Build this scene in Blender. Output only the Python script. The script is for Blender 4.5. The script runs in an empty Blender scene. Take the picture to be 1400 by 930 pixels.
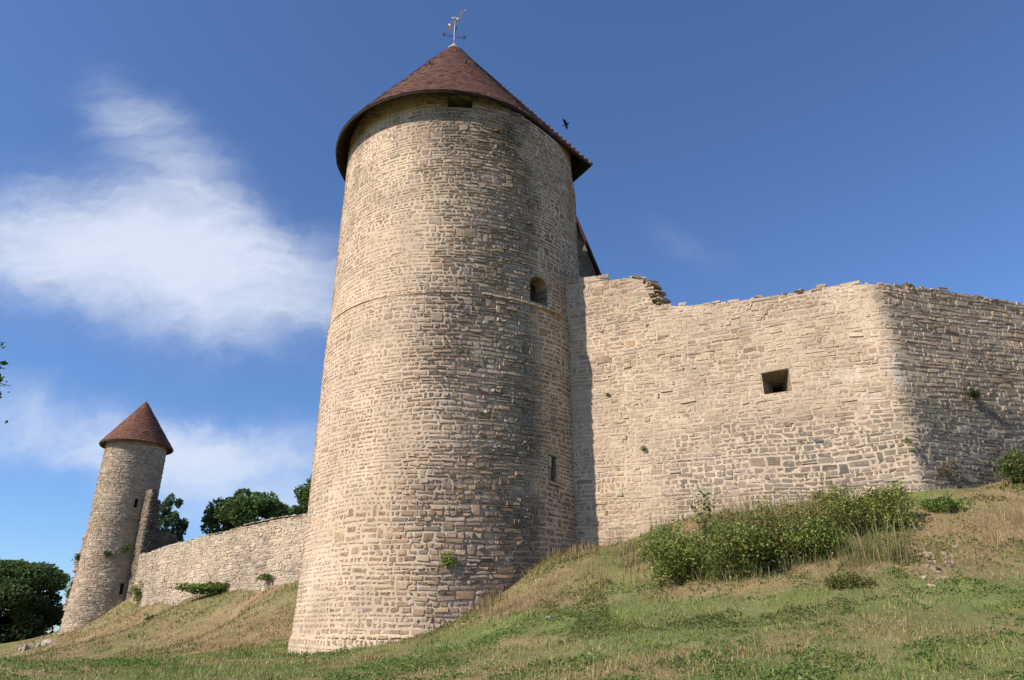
import bpy, math, random
import numpy as np
rad = math.radians
rng = np.random.default_rng(7)
S = bpy.context.scene
COL = S.collection

# ------------------------------------------------------------------ camera model
F_PX, IMG_W, IMG_H = 980.0, 1400.0, 930.0
PITCH = 0.3985
EYE = np.array([0.0, 0.0, 1.6])
_fw = np.array([0, math.cos(PITCH), math.sin(PITCH)])
_up = np.array([0, -math.sin(PITCH), math.cos(PITCH)])
_rt = np.array([1.0, 0, 0])
def ray(x, y):
    d = _fw + (x - IMG_W / 2) / F_PX * _rt - (y - IMG_H / 2) / F_PX * _up
    return d / d[1]
def at(x, y, Y):                       # point at ground distance Y seen at photo position x, y
    return EYE + ray(x, y) * Y
def at_line(x, y, P, d):               # meets the upright plane through P along plan direction d
    v = ray(x, y)
    t = np.linalg.solve(np.array([[v[0], -d[0]], [v[1], -d[1]]]), np.array(P, float))[0]
    return EYE + v * t
SUN_AZ, SUN_EL = rad(-121.0), rad(39.0)

# ------------------------------------------------------------------ noise
def _hash(ix, iy, iz, s):
    h = (ix.astype(np.int64) * 374761393 + iy.astype(np.int64) * 668265263 + iz.astype(np.int64) * 2147483647 + s * 1274126177) & 0xffffffff
    h = ((h ^ (h >> 13)) * 1103515245) & 0xffffffff
    h = ((h ^ (h >> 16)) * 2654435761) & 0xffffffff
    return ((h ^ (h >> 15)) & 0xffffff) / float(0xffffff)
def vnoise(x, y, z=0.0, s=0):
    x, y, z = np.broadcast_arrays(np.asarray(x, float), np.asarray(y, float), np.asarray(z, float))
    ix, iy, iz = np.floor(x), np.floor(y), np.floor(z)
    fx, fy, fz = x - ix, y - iy, z - iz
    fx, fy, fz = [f * f * (3 - 2 * f) for f in (fx, fy, fz)]
    r = 0
    for a in (0, 1):
        for b in (0, 1):
            for c in (0, 1):
                w = (fx if a else 1 - fx) * (fy if b else 1 - fy) * (fz if c else 1 - fz)
                r = r + w * _hash(ix + a, iy + b, iz + c, s)
    return r
def fbm(x, y, z=0.0, s=0, o=4):
    r, a, t = 0, 1.0, 0
    for k in range(o):
        m = 2.0 ** k
        r = r + a * vnoise(np.asarray(x) * m, np.asarray(y) * m, np.asarray(z) * m, s + k)
        t += a; a *= 0.5
    return r / t
def sstep(a, b, x):
    t = np.clip((np.asarray(x, float) - a) / (b - a), 0, 1)
    return t * t * (3 - 2 * t)

# ------------------------------------------------------------------ mesh building
class MB:
    def __init__(s): s.V, s.F, s.C, s.S, s.n = [], [], [], [], 0
    def add(s, V, faces, col=None, smooth=False):
        V = np.asarray(V, float).reshape(-1, 3)
        if col is None: col = (0.5, 0.5, 0.5)
        col = np.asarray(col, float)
        if col.ndim == 1: col = np.tile(col, (len(V), 1))
        if col.shape[1] == 3: col = np.c_[col, np.ones(len(col))]      # 4th channel: how far mortar smears spread over the stone
        s.V.append(V); s.C.append(col)
        for f in (faces if isinstance(faces, list) else [faces]):
            f = np.asarray(f, int)
            if f.size: s.F.append(f + s.n); s.S.append(np.full(len(f), smooth))
        s.n += len(V)
    def build(s, name, mat, parent=None, smooth=False):
        V = np.concatenate(s.V); C = np.concatenate(s.C)
        me = bpy.data.meshes.new(name)
        lt = np.concatenate([np.full(len(f), f.shape[1]) for f in s.F])
        li = np.concatenate([f.ravel() for f in s.F])
        me.vertices.add(len(V)); me.vertices.foreach_set('co', V.astype(np.float32).ravel())
        me.loops.add(len(li)); me.loops.foreach_set('vertex_index', li.astype(np.int32))
        me.polygons.add(len(lt))
        me.polygons.foreach_set('loop_start', np.concatenate([[0], np.cumsum(lt)[:-1]]).astype(np.int32))
        me.polygons.foreach_set('loop_total', lt.astype(np.int32))
        me.polygons.foreach_set('use_smooth', np.ones(len(lt), bool) if smooth else np.concatenate(s.S))
        me.update(calc_edges=True)
        ca = me.color_attributes.new('col', 'FLOAT_COLOR', 'POINT')
        ca.data.foreach_set('color', C.astype(np.float32).ravel())
        me.materials.append(mat)
        me.validate()
        o = bpy.data.objects.new(name, me); COL.objects.link(o)
        if parent is not None: put(o, parent)
        return o
def put(o, parent):
    o.parent = parent
    w = parent.location
    pp = parent
    loc = np.array([0.0, 0, 0])
    while pp is not None:
        loc += np.array(pp.location); pp = pp.parent
    o.location = tuple(-loc)
def tag(o, label=None, cat=None, group=None, kind=None):
    if label: o['label'] = label
    if cat: o['category'] = cat
    if group: o['group'] = group
    if kind: o['kind'] = kind
    return o
def empty(name, loc, label, cat, group=None):
    o = bpy.data.objects.new(name, None); COL.objects.link(o)
    o.location = tuple(float(v) for v in loc); o.empty_display_size = 0.3
    return tag(o, label, cat, group)

def box(mb, c, size, ax=None, col=None, jit=0.0):
    ax = np.eye(3) if ax is None else np.asarray(ax)
    q = np.array([[x, y, z] for x in (-.5, .5) for y in (-.5, .5) for z in (-.5, .5)]) * np.asarray(size)
    if jit: q = q + rng.uniform(-jit, jit, q.shape)
    V = np.asarray(c) + q @ ax
    mb.add(V, np.array([[0, 1, 3, 2], [4, 6, 7, 5], [0, 4, 5, 1], [2, 3, 7, 6], [0, 2, 6, 4], [1, 5, 7, 3]]), col)
def tube(mb, pts, radii, n=8, col=None):
    pts = np.asarray(pts, float); m = len(pts)
    radii = np.broadcast_to(np.asarray(radii, float), (m,))
    T = np.gradient(pts, axis=0); T /= np.linalg.norm(T, axis=1)[:, None] + 1e-9
    ref = np.array([0.31, 0.2, 0.93]) if abs(T[0] @ np.array([0.31, 0.2, 0.93])) < .9 else np.array([1.0, 0, 0])
    A = np.cross(T, ref); A /= np.linalg.norm(A, axis=1)[:, None]; B = np.cross(T, A)
    a = np.arange(n) / n * 2 * math.pi
    V = pts[:, None] + radii[:, None, None] * (np.cos(a)[None, :, None] * A[:, None] + np.sin(a)[None, :, None] * B[:, None])
    i = np.arange(m - 1)[:, None] * n; j = np.arange(n)[None]; j2 = (j + 1) % n
    F = np.stack([i + j, i + j2, i + n + j2, i + n + j], -1).reshape(-1, 4)
    mb.add(V.reshape(-1, 3), [F, np.arange(n)[None, ::-1], (m - 1) * n + np.arange(n)[None]], col, True)
def rocks(mb, C, size, flat=0.55, col=None, seed=0, rot=None):   # irregular faceted stones, one 26-vertex cage each
    g = np.array([[x, y, z] for x in (-1, 0, 1) for y in (-1, 0, 1) for z in (-1, 0, 1) if (x, y, z) != (0, 0, 0)], float)
    idx = {tuple(v.astype(int)): k for k, v in enumerate(g)}
    Q = []
    for ax in range(3):
        for sg in (-1, 1):
            for a in (-1, 0):
                for b in (-1, 0):
                    q = []
                    for (da, db) in ((0, 0), (1, 0), (1, 1), (0, 1)):
                        v = [0, 0, 0]; v[ax] = sg; v[(ax + 1) % 3] = a + da; v[(ax + 2) % 3] = b + db
                        q.append(idx[tuple(v)])
                    Q.append(q if sg > 0 else q[::-1])
    Q = np.array(Q)
    r = np.random.default_rng(seed)
    gn = g / np.maximum(np.linalg.norm(g, axis=1)[:, None] ** 0.45, 1)
    for k, c in enumerate(np.atleast_2d(C)):
        s = size[k] if np.ndim(size) else size
        sc = s * np.array([r.uniform(.75, 1.3), r.uniform(.6, 1.0), flat * r.uniform(.7, 1.25)]) * .5
        P = (gn + r.normal(0, .17, gn.shape)) * sc
        a = r.uniform(0, 6.28) if rot is None else rot + r.normal(0, .15)
        ca, sa = math.cos(a), math.sin(a)
        tl = r.normal(0, .12)
        P = P @ np.array([[1, 0, tl], [0, 1, 0], [-tl, 0, 1]])
        P = P @ np.array([[ca, sa, 0], [-sa, ca, 0], [0, 0, 1]])
        cc = col[k] if (col is not None and np.ndim(col) == 2) else (col if col is not None else (.35, .29, .21))
        mb.add(P + c, Q, np.asarray(cc) * r.uniform(.8, 1.15))

# ------------------------------------------------------------------ materials
def new_mat(name):
    m = bpy.data.materials.new(name); m.use_nodes = True
    nt = m.node_tree
    for n in list(nt.nodes): nt.nodes.remove(n)
    out = nt.nodes.new('ShaderNodeOutputMaterial')
    return m, nt, out
def N(nt, t, **kw):
    n = nt.nodes.new(t)
    for k, v in kw.items():
        if k in n.inputs: n.inputs[k].default_value = v
        else: setattr(n, k, v)
    return n
def vc_mat(name, rough=0.95, n1=(3.0, .5), n2=(30.0, .5), bump=None, transl=0.0, spec=0.15, stretch=None, smears=None):
    """vertex colour times two scales of noise; optional fine bump"""
    m, nt, out = new_mat(name); L = nt.links
    at_ = N(nt, 'ShaderNodeAttribute', attribute_name='col')
    tc = N(nt, 'ShaderNodeTexCoord')
    vec = tc.outputs['Object']
    if stretch:
        mp = N(nt, 'ShaderNodeMapping'); mp.inputs['Scale'].default_value = stretch
        L.new(vec, mp.inputs['Vector']); vec = mp.outputs['Vector']
    cur = at_.outputs['Color']
    for (sc, lo, hi, fac, colr, sx) in (smears or ()):
        mp2 = N(nt, 'ShaderNodeMapping'); mp2.inputs['Scale'].default_value = (sx, sx, 1); L.new(vec, mp2.inputs['Vector'])
        nz = N(nt, 'ShaderNodeTexNoise', Scale=sc, Detail=7.0, Roughness=.7); L.new(mp2.outputs['Vector'], nz.inputs['Vector'])
        mr = N(nt, 'ShaderNodeMapRange'); L.new(nz.outputs['Fac'], mr.inputs['Value'])
        for i, v in zip(('From Min', 'From Max', 'To Min', 'To Max'), (lo, hi, 0, fac)): mr.inputs[i].default_value = v
        ml = N(nt, 'ShaderNodeMath', operation='MULTIPLY'); L.new(mr.outputs['Result'], ml.inputs[0]); L.new(at_.outputs['Alpha'], ml.inputs[1])
        mx = N(nt, 'ShaderNodeMix', data_type='RGBA'); L.new(ml.outputs[0], mx.inputs[0]); L.new(cur, mx.inputs[6]); mx.inputs[7].default_value = (*colr, 1); cur = mx.outputs[2]
    for (sc, amt) in (n1, n2):
        if amt <= 0: continue
        nz = N(nt, 'ShaderNodeTexNoise', Scale=sc, Detail=5.0, Roughness=.62); L.new(vec, nz.inputs['Vector'])
        mr = N(nt, 'ShaderNodeMapRange'); L.new(nz.outputs['Fac'], mr.inputs['Value'])
        for i, v in zip(('From Min', 'From Max', 'To Min', 'To Max'), (.28, .72, 1 - amt * .5, 1 + amt * .5)): mr.inputs[i].default_value = v
        mx = N(nt, 'ShaderNodeMix', data_type='RGBA', blend_type='MULTIPLY'); mx.inputs[0].default_value = 1
        L.new(cur, mx.inputs[6]); L.new(mr.outputs['Result'], mx.inputs[7]); cur = mx.outputs[2]
    bs = N(nt, 'ShaderNodeBsdfPrincipled', Roughness=rough); bs.inputs['Specular IOR Level'].default_value = spec
    L.new(cur, bs.inputs['Base Color'])
    if bump:
        prev = None
        for sc, dist in bump:
            nz = N(nt, 'ShaderNodeTexNoise', Scale=sc, Detail=4.0, Roughness=.65); L.new(vec, nz.inputs['Vector'])
            bp = N(nt, 'ShaderNodeBump', Strength=1.0, Distance=dist); L.new(nz.outputs['Fac'], bp.inputs['Height'])
            if prev: L.new(prev.outputs['Normal'], bp.inputs['Normal'])
            prev = bp
        L.new(prev.outputs['Normal'], bs.inputs['Normal'])
    sh = bs.outputs['BSDF']
    if transl > 0:
        tr = N(nt, 'ShaderNodeBsdfTranslucent'); L.new(cur, tr.inputs['Color'])
        mx = N(nt, 'ShaderNodeMixShader', Fac=transl); L.new(sh, mx.inputs[1]); L.new(tr.outputs['BSDF'], mx.inputs[2]); sh = mx.outputs['Shader']
    L.new(sh, out.inputs['Surface'])
    return m
M_STONE = vc_mat('limestone_masonry', n1=(.55, .34), n2=(14.0, .5), bump=((14.0, .010), (48.0, .006)), smears=((5.5, .50, .60, .52, (.505, .384, .272), .6), (7.0, .56, .66, .55, (.30, .215, .145), .45), (9.0, .62, .70, .6, (.17, .14, .11), .5)))
M_FARSTONE = vc_mat('far_limestone_masonry', n1=(.5, .34), n2=(7.0, .45), bump=((9.0, .02),), smears=((4.0, .50, .62, .6, (.42, .345, .255), .6), (5.0, .57, .68, .5, (.25, .20, .15), .45)))
M_TILE = vc_mat('clay_roof_tile', rough=.8, n1=(1.2, .35), n2=(14.0, .4), bump=((20.0, .01),), spec=.25)
M_WOOD = vc_mat('dark_timber', rough=.9, n1=(2.0, .4), n2=(20.0, .4))
M_METAL = vc_mat('weathered_metal', rough=.45, n1=(4, .2), n2=(30, .2), spec=.5)
M_GROUND = vc_mat('earth_and_turf', n1=(1.4, .4), n2=(22.0, .6), bump=((6.0, .06), (30.0, .03)))
M_GRASS = vc_mat('grass_blade', rough=.7, n1=(.6, .3), n2=(5.0, .3), transl=.3, spec=.2)
M_LEAF = vc_mat('leaf', rough=.6, n1=(.4, .25), n2=(3.0, .35), transl=.4, spec=.2)
M_BARK = vc_mat('bark', n1=(2, .4), n2=(20, .5), bump=((12, .03),), stretch=(1, 1, .3))
M_ROCK = vc_mat('loose_rock', n1=(3, .3), n2=(20, .5), bump=((14, .03),))
M_BIRD = vc_mat('dark_plumage', rough=.6, n1=(4, .2), n2=(30, .3))

# ------------------------------------------------------------------ masonry
PAL = np.array([[.39, .278, .178], [.43, .318, .212], [.34, .275, .21], [.30, .205, .138], [.42, .285, .158], [.385, .268, .19], [.45, .345, .24], [.29, .235, .18]])
PALW = np.array([.24, .2, .12, .09, .1, .11, .1, .04])
MORTAR = np.array([.535, .408, .292])
def lay(u0, u1, v0, v1, h=(.10, .20), l=(.15, .46), r=None, thin=.10, tall=.05):
    """courses of stones in the (u, v) face: rows [u0, u1, v0, v1]; some stones split in two, some stand through two courses"""
    hs = []; v = v0
    while v < v1 - .04:
        hh = r.uniform(*h)
        if v + hh > v1 - .07: hh = v1 - v
        hs.append((v, hh)); v += hh
    out = []; intr = []
    for ci, (v, hh) in enumerate(hs):
        u = u0 - r.uniform(0, .3); lk = r.uniform(.65, 1.35); nxt = []; ii = 0
        while u < u1:
            if ii < len(intr) and u >= intr[ii][0] - .09:
                u = max(u, intr[ii][1]); ii += 1; continue
            ll = np.clip(r.gamma(5.0, .2), .45, 2.2) * .5 * (l[0] + l[1]) * lk
            ll = float(np.clip(ll, l[0], l[1] * 1.5))
            if ii < len(intr) and u + ll > intr[ii][0] - .1: ll = intr[ii][0] - u
            if ll <= .04: u += .05; continue
            if r.random() < tall and ci + 1 < len(hs) and hh + hs[ci + 1][1] < .40 and ll > .2:
                out.append((u, u + ll, v, v + hh + hs[ci + 1][1])); nxt.append((u, u + ll))
            elif r.random() < thin and hh > .17:
                m = r.uniform(.35, .65); w = ll * r.uniform(.35, .65) if ll > .5 and r.random() < .5 else 0
                out.append((u, u + ll, v, v + hh * m))
                if w: out += [(u, u + w, v + hh * m, v + hh), (u + w, u + ll, v + hh * m, v + hh)]
                else: out.append((u, u + ll, v + hh * m, v + hh))
            else:
                out.append((u, u + ll, v, v + hh))
            u += ll
        intr = nxt
    a = np.array(out)
    a[:, 0] = np.maximum(a[:, 0], u0); a[:, 1] = np.minimum(a[:, 1], u1)
    return a[a[:, 1] - a[:, 0] > .06]
def clip_holes(a, holes):
    keep = []
    for (p, q, b, t) in a:
        ok = True
        for (hu0, hu1, hv0, hv1) in holes:
            if p < hu1 and q > hu0 and b < hv1 and t > hv0:
                c = [(hu0 - p, (p, hu0, b, t)), (q - hu1, (hu1, q, b, t)), (hv0 - b, (p, q, b, hv0)), (t - hv1, (p, q, hv1, t))]
                c = [(g[1] - g[0]) * (g[3] - g[2]) if min(g[1] - g[0], g[3] - g[2]) > .05 else 0 for _, g in c], [g for _, g in c]
                k = int(np.argmax(c[0]))
                if c[0][k] <= 0: ok = False; break
                p, q, b, t = c[1][k]
        if ok: keep.append((p, q, b, t))
    return np.array(keep)
def stones(mb, a, surf, prot, col, r, joint=(.012, .032), sink=.03, tilt=.012, wide=1.0):
    n = len(a)
    cu, cv = (a[:, 0] + a[:, 1]) / 2, (a[:, 2] + a[:, 3]) / 2
    g = r.uniform(joint[0], joint[1], (n, 2)) * .5; g[:, 0] *= 1.15; g *= np.broadcast_to(wide, n)[:, None]
    hu, hv = np.maximum((a[:, 1] - a[:, 0]) / 2 - g[:, 0], .02), np.maximum((a[:, 3] - a[:, 2]) / 2 - g[:, 1], .02)
    k = np.minimum(hu, hv) * r.uniform(.03, .32, n)         # corner cut
    ou = np.stack([-hu + k, hu - k, hu, hu, hu - k, -hu + k, -hu, -hu], 1)
    ov = np.stack([-hv, -hv, -hv + k, hv - k, hv, hv, hv - k, -hv + k], 1)
    ou = ou + r.normal(0, .018, ou.shape); ov = ov + r.normal(0, .014, ov.shape)
    tl = r.normal(0, .025, n)[:, None]; ov = ov + ou * tl
    ins = np.minimum(hu, hv)[:, None] * r.uniform(.06, .3, (n, 8))
    ln = np.hypot(ou, ov) + 1e-6
    iu, iv = ou - np.sign(ou) * np.minimum(ins, np.abs(ou) * .6), ov - np.sign(ov) * np.minimum(ins, np.abs(ov) * .6)
    d0 = np.full((n, 8), -sink)
    P = prot[:, None]
    d1 = P * r.uniform(.7, 1.1, (n, 8)) + (r.normal(0, 1, (n, 1)) * np.sign(iu) + r.normal(.2, 1, (n, 1)) * np.sign(iv)) * np.broadcast_to(tilt, n)[:, None] * (.4 + 14 * P); d2 = prot * r.uniform(.85, 1.15, n) + r.normal(0, .25, n) * tilt
    cj = r.normal(0, .15, (n, 2))
    U = np.concatenate([ou, iu, (cj[:, :1] * hu[:, None])], 1) + cu[:, None]
    W = np.concatenate([ov, iv, (cj[:, 1:] * hv[:, None])], 1) + cv[:, None]
    D = np.concatenate([d0, d1, d2[:, None]], 1)
    V = surf(U.ravel(), W.ravel(), D.ravel())
    b = np.arange(n)[:, None] * 17; j = np.arange(8)[None]; j2 = (j + 1) % 8
    Q = np.stack([b + j, b + j2, b + 8 + j2, b + 8 + j], -1).reshape(-1, 4)
    T = np.stack([b + 8 + j, b + 8 + j2, b + 16 + 0 * j], -1).reshape(-1, 3)
    mb.add(V, [Q, T], np.repeat(col, 17, 0))
def sheet(mb, U, Vv, surf, holes, d, colf, top=None):
    U = np.unique(np.round(np.concatenate([U] + [[h[0], h[1]] for h in holes]), 4)); Vv = np.unique(np.round(np.concatenate([Vv] + [[h[2], h[3]] for h in holes]), 4))
    gu, gv = np.meshgrid(U, Vv, indexing='ij')
    if top is not None:
        t = top(gu); gv = np.minimum(gv, t)
    nd = d(gu, gv)
    V = surf(gu.ravel(), gv.ravel(), nd.ravel()); nv = len(Vv)
    i, j = np.meshgrid(np.arange(len(U) - 1), np.arange(nv - 1), indexing='ij'); i, j = i.ravel(), j.ravel()
    mu, mv = (U[i] + U[i + 1]) / 2, (Vv[j] + Vv[j + 1]) / 2
    ok = np.ones(len(i), bool)
    for h in holes: ok &= ~((mu > h[0]) & (mu < h[1]) & (mv > h[2]) & (mv < h[3]))
    if top is not None:
        g = gv.reshape(len(U), nv); ok &= (g[i, j + 1] - g[i, j] > 1e-4) | (g[i + 1, j + 1] - g[i + 1, j] > 1e-4)
    i, j = i[ok], j[ok]
    F = np.stack([i * nv + j, (i + 1) * nv + j, (i + 1) * nv + j + 1, i * nv + j + 1], 1)
    mb.add(V, F, colf(gu.ravel(), gv.ravel()), True)
def stone_cols(n, r, grey=0.0, dark=0.0, smear=0.0):
    k = r.choice(len(PAL), n, p=PALW / PALW.sum())
    c = PAL[k] * np.array([.925, .90, .90]) * r.uniform(.76, 1.2, (n, 1)) * r.uniform(.94, 1.06, (n, 3))
    grey = np.broadcast_to(grey, n)[:, None]; dark = np.broadcast_to(dark, n)[:, None]; smear = np.broadcast_to(smear, n)[:, None]
    c = c * r.uniform(.97, 1.03, (n, 1)); lum = c.mean(1, keepdims=True)
    c = c * (1 - grey) + lum * np.array([1.02, 1.0, .95]) * grey
    c = c * (1 - smear) + MORTAR * .95 * smear
    return c * (1 - dark)
def reveal(mb, surf, h, depth, col, splay=0.0, back=True, arch=0.0):
    """inside of an opening: four cheeks running back into the wall and a back face"""
    u0, u1, v0, v1 = h
    nd = 3
    rings = []
    us = [u0, (u0 + u1) / 2, u1, u1, u1, (u0 + u1) / 2, u0, u0]
    vs = [v0, v0, v0, (v0 + v1) / 2, v1, v1, v1, (v0 + v1) / 2]
    for k in range(nd + 1):
        t = k / nd; s = 1 - splay * t
        uu = [(u - (u0 + u1) / 2) * s + (u0 + u1) / 2 for u in us]; vv = [(v - (v0 + v1) / 2) * s + (v0 + v1) / 2 for v in vs]
        rings.append(surf(np.array(uu), np.array(vv), np.full(8, (.005 if k == 0 else 0) - depth * t)))
    V = np.concatenate(rings)
    F = [[k * 8 + j, k * 8 + (j + 1) % 8, (k + 1) * 8 + (j + 1) % 8, (k + 1) * 8 + j] for k in range(nd) for j in range(8)]
    fs = [np.array(F)]
    if back: fs.append((nd * 8 + np.arange(8))[None])
    mb.add(V, fs, col)

# ================================================================== MAIN TOWER
TX, TY = -2.333, 28.0
R_LO, R_UP, Z_LEDGE, Z_TOP = 5.32, 5.25, 13.02, 22.5
PH_END = 88.0
RC = np.array([-2.886, 27.19, 21.586]); R_RIM, R_H = 5.06, 7.32
_q = np.radians(np.linspace(-100, 49, 160)); _rim = [np.stack([np.sin(_q), -np.cos(_q)], 1) * R_RIM]      # horseshoe plan of the eaves
_t = np.radians(np.linspace(49.5, PH_END, 60)); _rim.append(np.stack([np.sin(_t), -np.cos(_t)], 1) * (R_RIM / np.cos(_t - rad(49)))[:, None])
for p_, q_ in (((None), (3.0, 5.8)), ((3.0, 5.8), (-3.4, 5.8)), ((-3.4, 5.8), None)):
    p_ = _rim[1][-1] if p_ is None else np.array(p_); q_ = _rim[0][0] if q_ is None else np.array(q_)
    _rim.append(p_ + (q_ - p_) * np.linspace(.01, .99, 60)[:, None])
_rim = np.concatenate(_rim); _ra = np.mod(np.arctan2(_rim[:, 0], -_rim[:, 1]), 2 * math.pi); _o = np.argsort(_ra)
RIM = (np.r_[_ra[_o][-1] - 2 * math.pi, _ra[_o], _ra[_o][0] + 2 * math.pi], np.r_[np.hypot(*_rim.T)[_o][-1], np.hypot(*_rim.T)[_o], np.hypot(*_rim.T)[_o][0]] / R_RIM)
def roof_z(x, y):          # height of the roof's underside over a plan position
    dx, dy = x - RC[0], y - RC[1]; a = np.mod(np.arctan2(dx, -dy), 2 * math.pi)
    return RC[2] + R_H * (1 - np.hypot(dx, dy) / (R_RIM * np.interp(a, *RIM))) - .16
CUT = (rad(149), 2.45)      # the tower is flat at the back, towards the castle yard
def tower_surf(R, cut=CUT, flare=None, X=TX, Y=TY):
    def f(u, v, d):
        ph = u / R
        if cut is not None and R == R_UP: d = d - .14 * sstep(36, 46, np.degrees(ph)) * sstep(20, 21.5, v)
        v = v + .11 * (fbm(u * .33, v * .45, 0, 11, 2) - .5) * 2
        rr = R + d + .05 * (fbm(u * .35, v * .35, 0, 5, 3) - .5)
        if cut is not None:
            cs = np.cos(ph - cut[0]); rr = np.where(cs > .05, np.minimum(rr, cut[1] / np.maximum(cs, .05)), rr)
        if flare is not None: rr = rr + flare(v)
        return np.stack([X + rr * np.sin(ph), Y - rr * np.cos(ph), v], 1)
    return f
tower = empty('round_tower', (TX, TY, 2.2), 'tall round pale stone tower with brown conical tiled roof and weather vane in the foreground', 'tower')
def rough_mask(u, v, R):           # eroded, deeply jointed masonry on the flank turned to the right
    ph = np.degrees(u / R)
    p2 = ph + 26 * (fbm(u * .5, v * .5, 0, 31, 3) - .5)
    return sstep(-24, 26, p2) * sstep(41, 33, ph + 8 * (fbm(u * .8, v * .8, 0, 33, 2) - .5))
flare = lambda v: .10 * sstep(5.0, 1.0, v) + .06 * (v < 1.72)
def streaks(u, v):         # grey run-off stains below the eaves and below the ledge
    a_ = sstep(.50, .72, fbm(u * 1.3, v * .10, 0, 401, 3)) * np.maximum(sstep(15.5, 21.0, v), sstep(9.5, 12.8, v) * (v < 13.1))
    return .30 * a_
def build_shaft(name, R, v0, v1, holes, seed, phr=(-120, 100), fl=None):
    r = np.random.default_rng(seed); mb = MB(); sf = tower_surf(R, flare=fl)
    circ = 2 * math.pi * R
    us, ue = R * rad(phr[0]), R * rad(phr[1])
    a = lay(us, ue, v0, v1, r=r)
    a = clip_holes(a, holes)
    cu, cv = (a[:, 0] + a[:, 1]) / 2, (a[:, 2] + a[:, 3]) / 2
    top = None
    if v1 > 20:
        top = lambda u: np.minimum(v1, (lambda q: roof_z(q[:, 0], q[:, 1]))(sf(np.ravel(u), np.full(np.size(u), 21.5), np.full(np.size(u), .05))).reshape(np.shape(u)))
        k_ = a[:, 3] < top(cu); a, cu, cv = a[k_], cu[k_], cv[k_]
    rm = rough_mask(cu, cv, R)
    n = len(a)
    prot = r.uniform(-.001, .007, n) * (1 - rm) + r.uniform(.000, .052, n) * rm
    prot += (r.random(n) < .05) * rm * .03
    sm = np.clip((fbm(cu * .45, cv * .45, 0, 77, 3) - .42) * 3.2, 0, .75) * (1 - .75 * rm) + r.uniform(0, .28, n) * (1 - .6 * rm)
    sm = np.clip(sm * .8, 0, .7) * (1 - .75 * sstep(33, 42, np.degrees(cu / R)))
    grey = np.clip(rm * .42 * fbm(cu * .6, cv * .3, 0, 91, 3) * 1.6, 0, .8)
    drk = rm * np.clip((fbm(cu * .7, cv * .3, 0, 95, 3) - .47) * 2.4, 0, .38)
    pk = sstep(.45, .7, fbm(cu * .28, cv * .22, 3, 71, 3))[:, None]; oc = sstep(.5, .72, fbm(cu * .4, cv * .4, 9, 72, 3))[:, None]
    cc = stone_cols(n, r, grey, drk, sm) * .84 * (1 + pk * (np.array([1.05, .97, .98]) - 1)) * (1 + oc * (np.array([1.06, 1.0, .88]) - 1))
    cc *= (.86 + .28 * fbm(cu * .25, cv * .25, 5, 73, 3))[:, None]
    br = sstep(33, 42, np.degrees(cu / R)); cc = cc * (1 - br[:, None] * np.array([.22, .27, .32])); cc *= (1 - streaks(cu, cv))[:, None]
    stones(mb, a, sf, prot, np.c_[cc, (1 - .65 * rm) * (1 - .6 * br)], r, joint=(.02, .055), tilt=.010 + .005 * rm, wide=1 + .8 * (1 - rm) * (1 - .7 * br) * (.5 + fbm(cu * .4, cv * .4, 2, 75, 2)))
    sunk = lambda u, v: -.0045 - .028 * rough_mask(u, v, R) + .009 * (fbm(u * 2.6, v * 2.6, 0, 3, 3) - .5) * 2
    def mc(u, v):
        k = (.78 + .4 * fbm(u * 1.2, v * 1.2, 0, 8, 3)) * (1 - .15 * rough_mask(u, v, R))
        c = MORTAR * (k * (1 - streaks(u, v)))[:, None]
        g = (rough_mask(u, v, R) * .5)[:, None]
        return c * (1 - g) + c.mean(1, keepdims=True) * np.array([1.02, 1, .95]) * g
    sheet(mb, np.arange(us, ue + .1, .16), np.arange(v0, v1 + .01, .16), sf, holes, sunk, mc, top)
    # plain rear
    sheet(mb, np.linspace(ue, circ + us, 60), np.linspace(v0, v1, 24), sf, [], lambda u, v: 0 * u, mc, top)
    return mb.build(name, M_STONE, tower)
win_top = (R_UP * rad(-2.6), R_UP * rad(8.0), 21.22, 21.78)
win_mid = (R_UP * rad(35.0), R_UP * rad(44.3), 13.22, 14.28)
win_slit = (R_LO * rad(43.6), R_LO * rad(45.9), 6.62, 7.42)
slit_fr = (win_slit[0] - .16, win_slit[1] + .17, win_slit[2] - .18, win_slit[3] + .2)
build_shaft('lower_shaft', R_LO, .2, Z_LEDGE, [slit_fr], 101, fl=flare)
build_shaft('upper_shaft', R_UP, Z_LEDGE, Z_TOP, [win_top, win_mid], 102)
# setback between the two shafts
mb = MB(); uu = np.linspace(0, 2 * math.pi * R_LO, 150); sf = tower_surf(R_LO)
a_ = sf(uu, np.full_like(uu, Z_LEDGE - .02), np.full_like(uu, .02)); b_ = sf(uu, np.full_like(uu, Z_LEDGE + .03), np.full_like(uu, -.16))
i = np.arange(149); mb.add(np.r_[a_, b_], np.stack([i, i + 1, i + 151, i + 150], 1), MORTAR * .9)
rr_ = np.random.default_rng(5)
for ph in np.arange(14, 52, 3.6):       # projecting slabs of the string course, on the right flank only
    w = rad(3.4) * R_LO
    u0 = rad(ph) * R_LO; pr = .05 + .05 * sstep(14, 30, ph) + rr_.uniform(-.015, .02)
    qs = np.array([[u0, 0, -.1], [u0 + w, 0, -.1], [u0 + w, 0, pr], [u0, 0, pr], [u0, .075, -.1], [u0 + w, .075, -.1], [u0 + w, .07, pr - .02], [u0, .07, pr - .01]])
    V = sf(qs[:, 0], Z_LEDGE - .04 + qs[:, 1] + rr_.uniform(-.012, .012), qs[:, 2])
    mb.add(V, np.array([[0, 1, 2, 3], [4, 7, 6, 5], [3, 2, 6, 7], [0, 3, 7, 4], [1, 5, 6, 2]]), MORTAR * rr_.uniform(.72, .98))
mb.build('string_course', M_STONE, tower)
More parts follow.
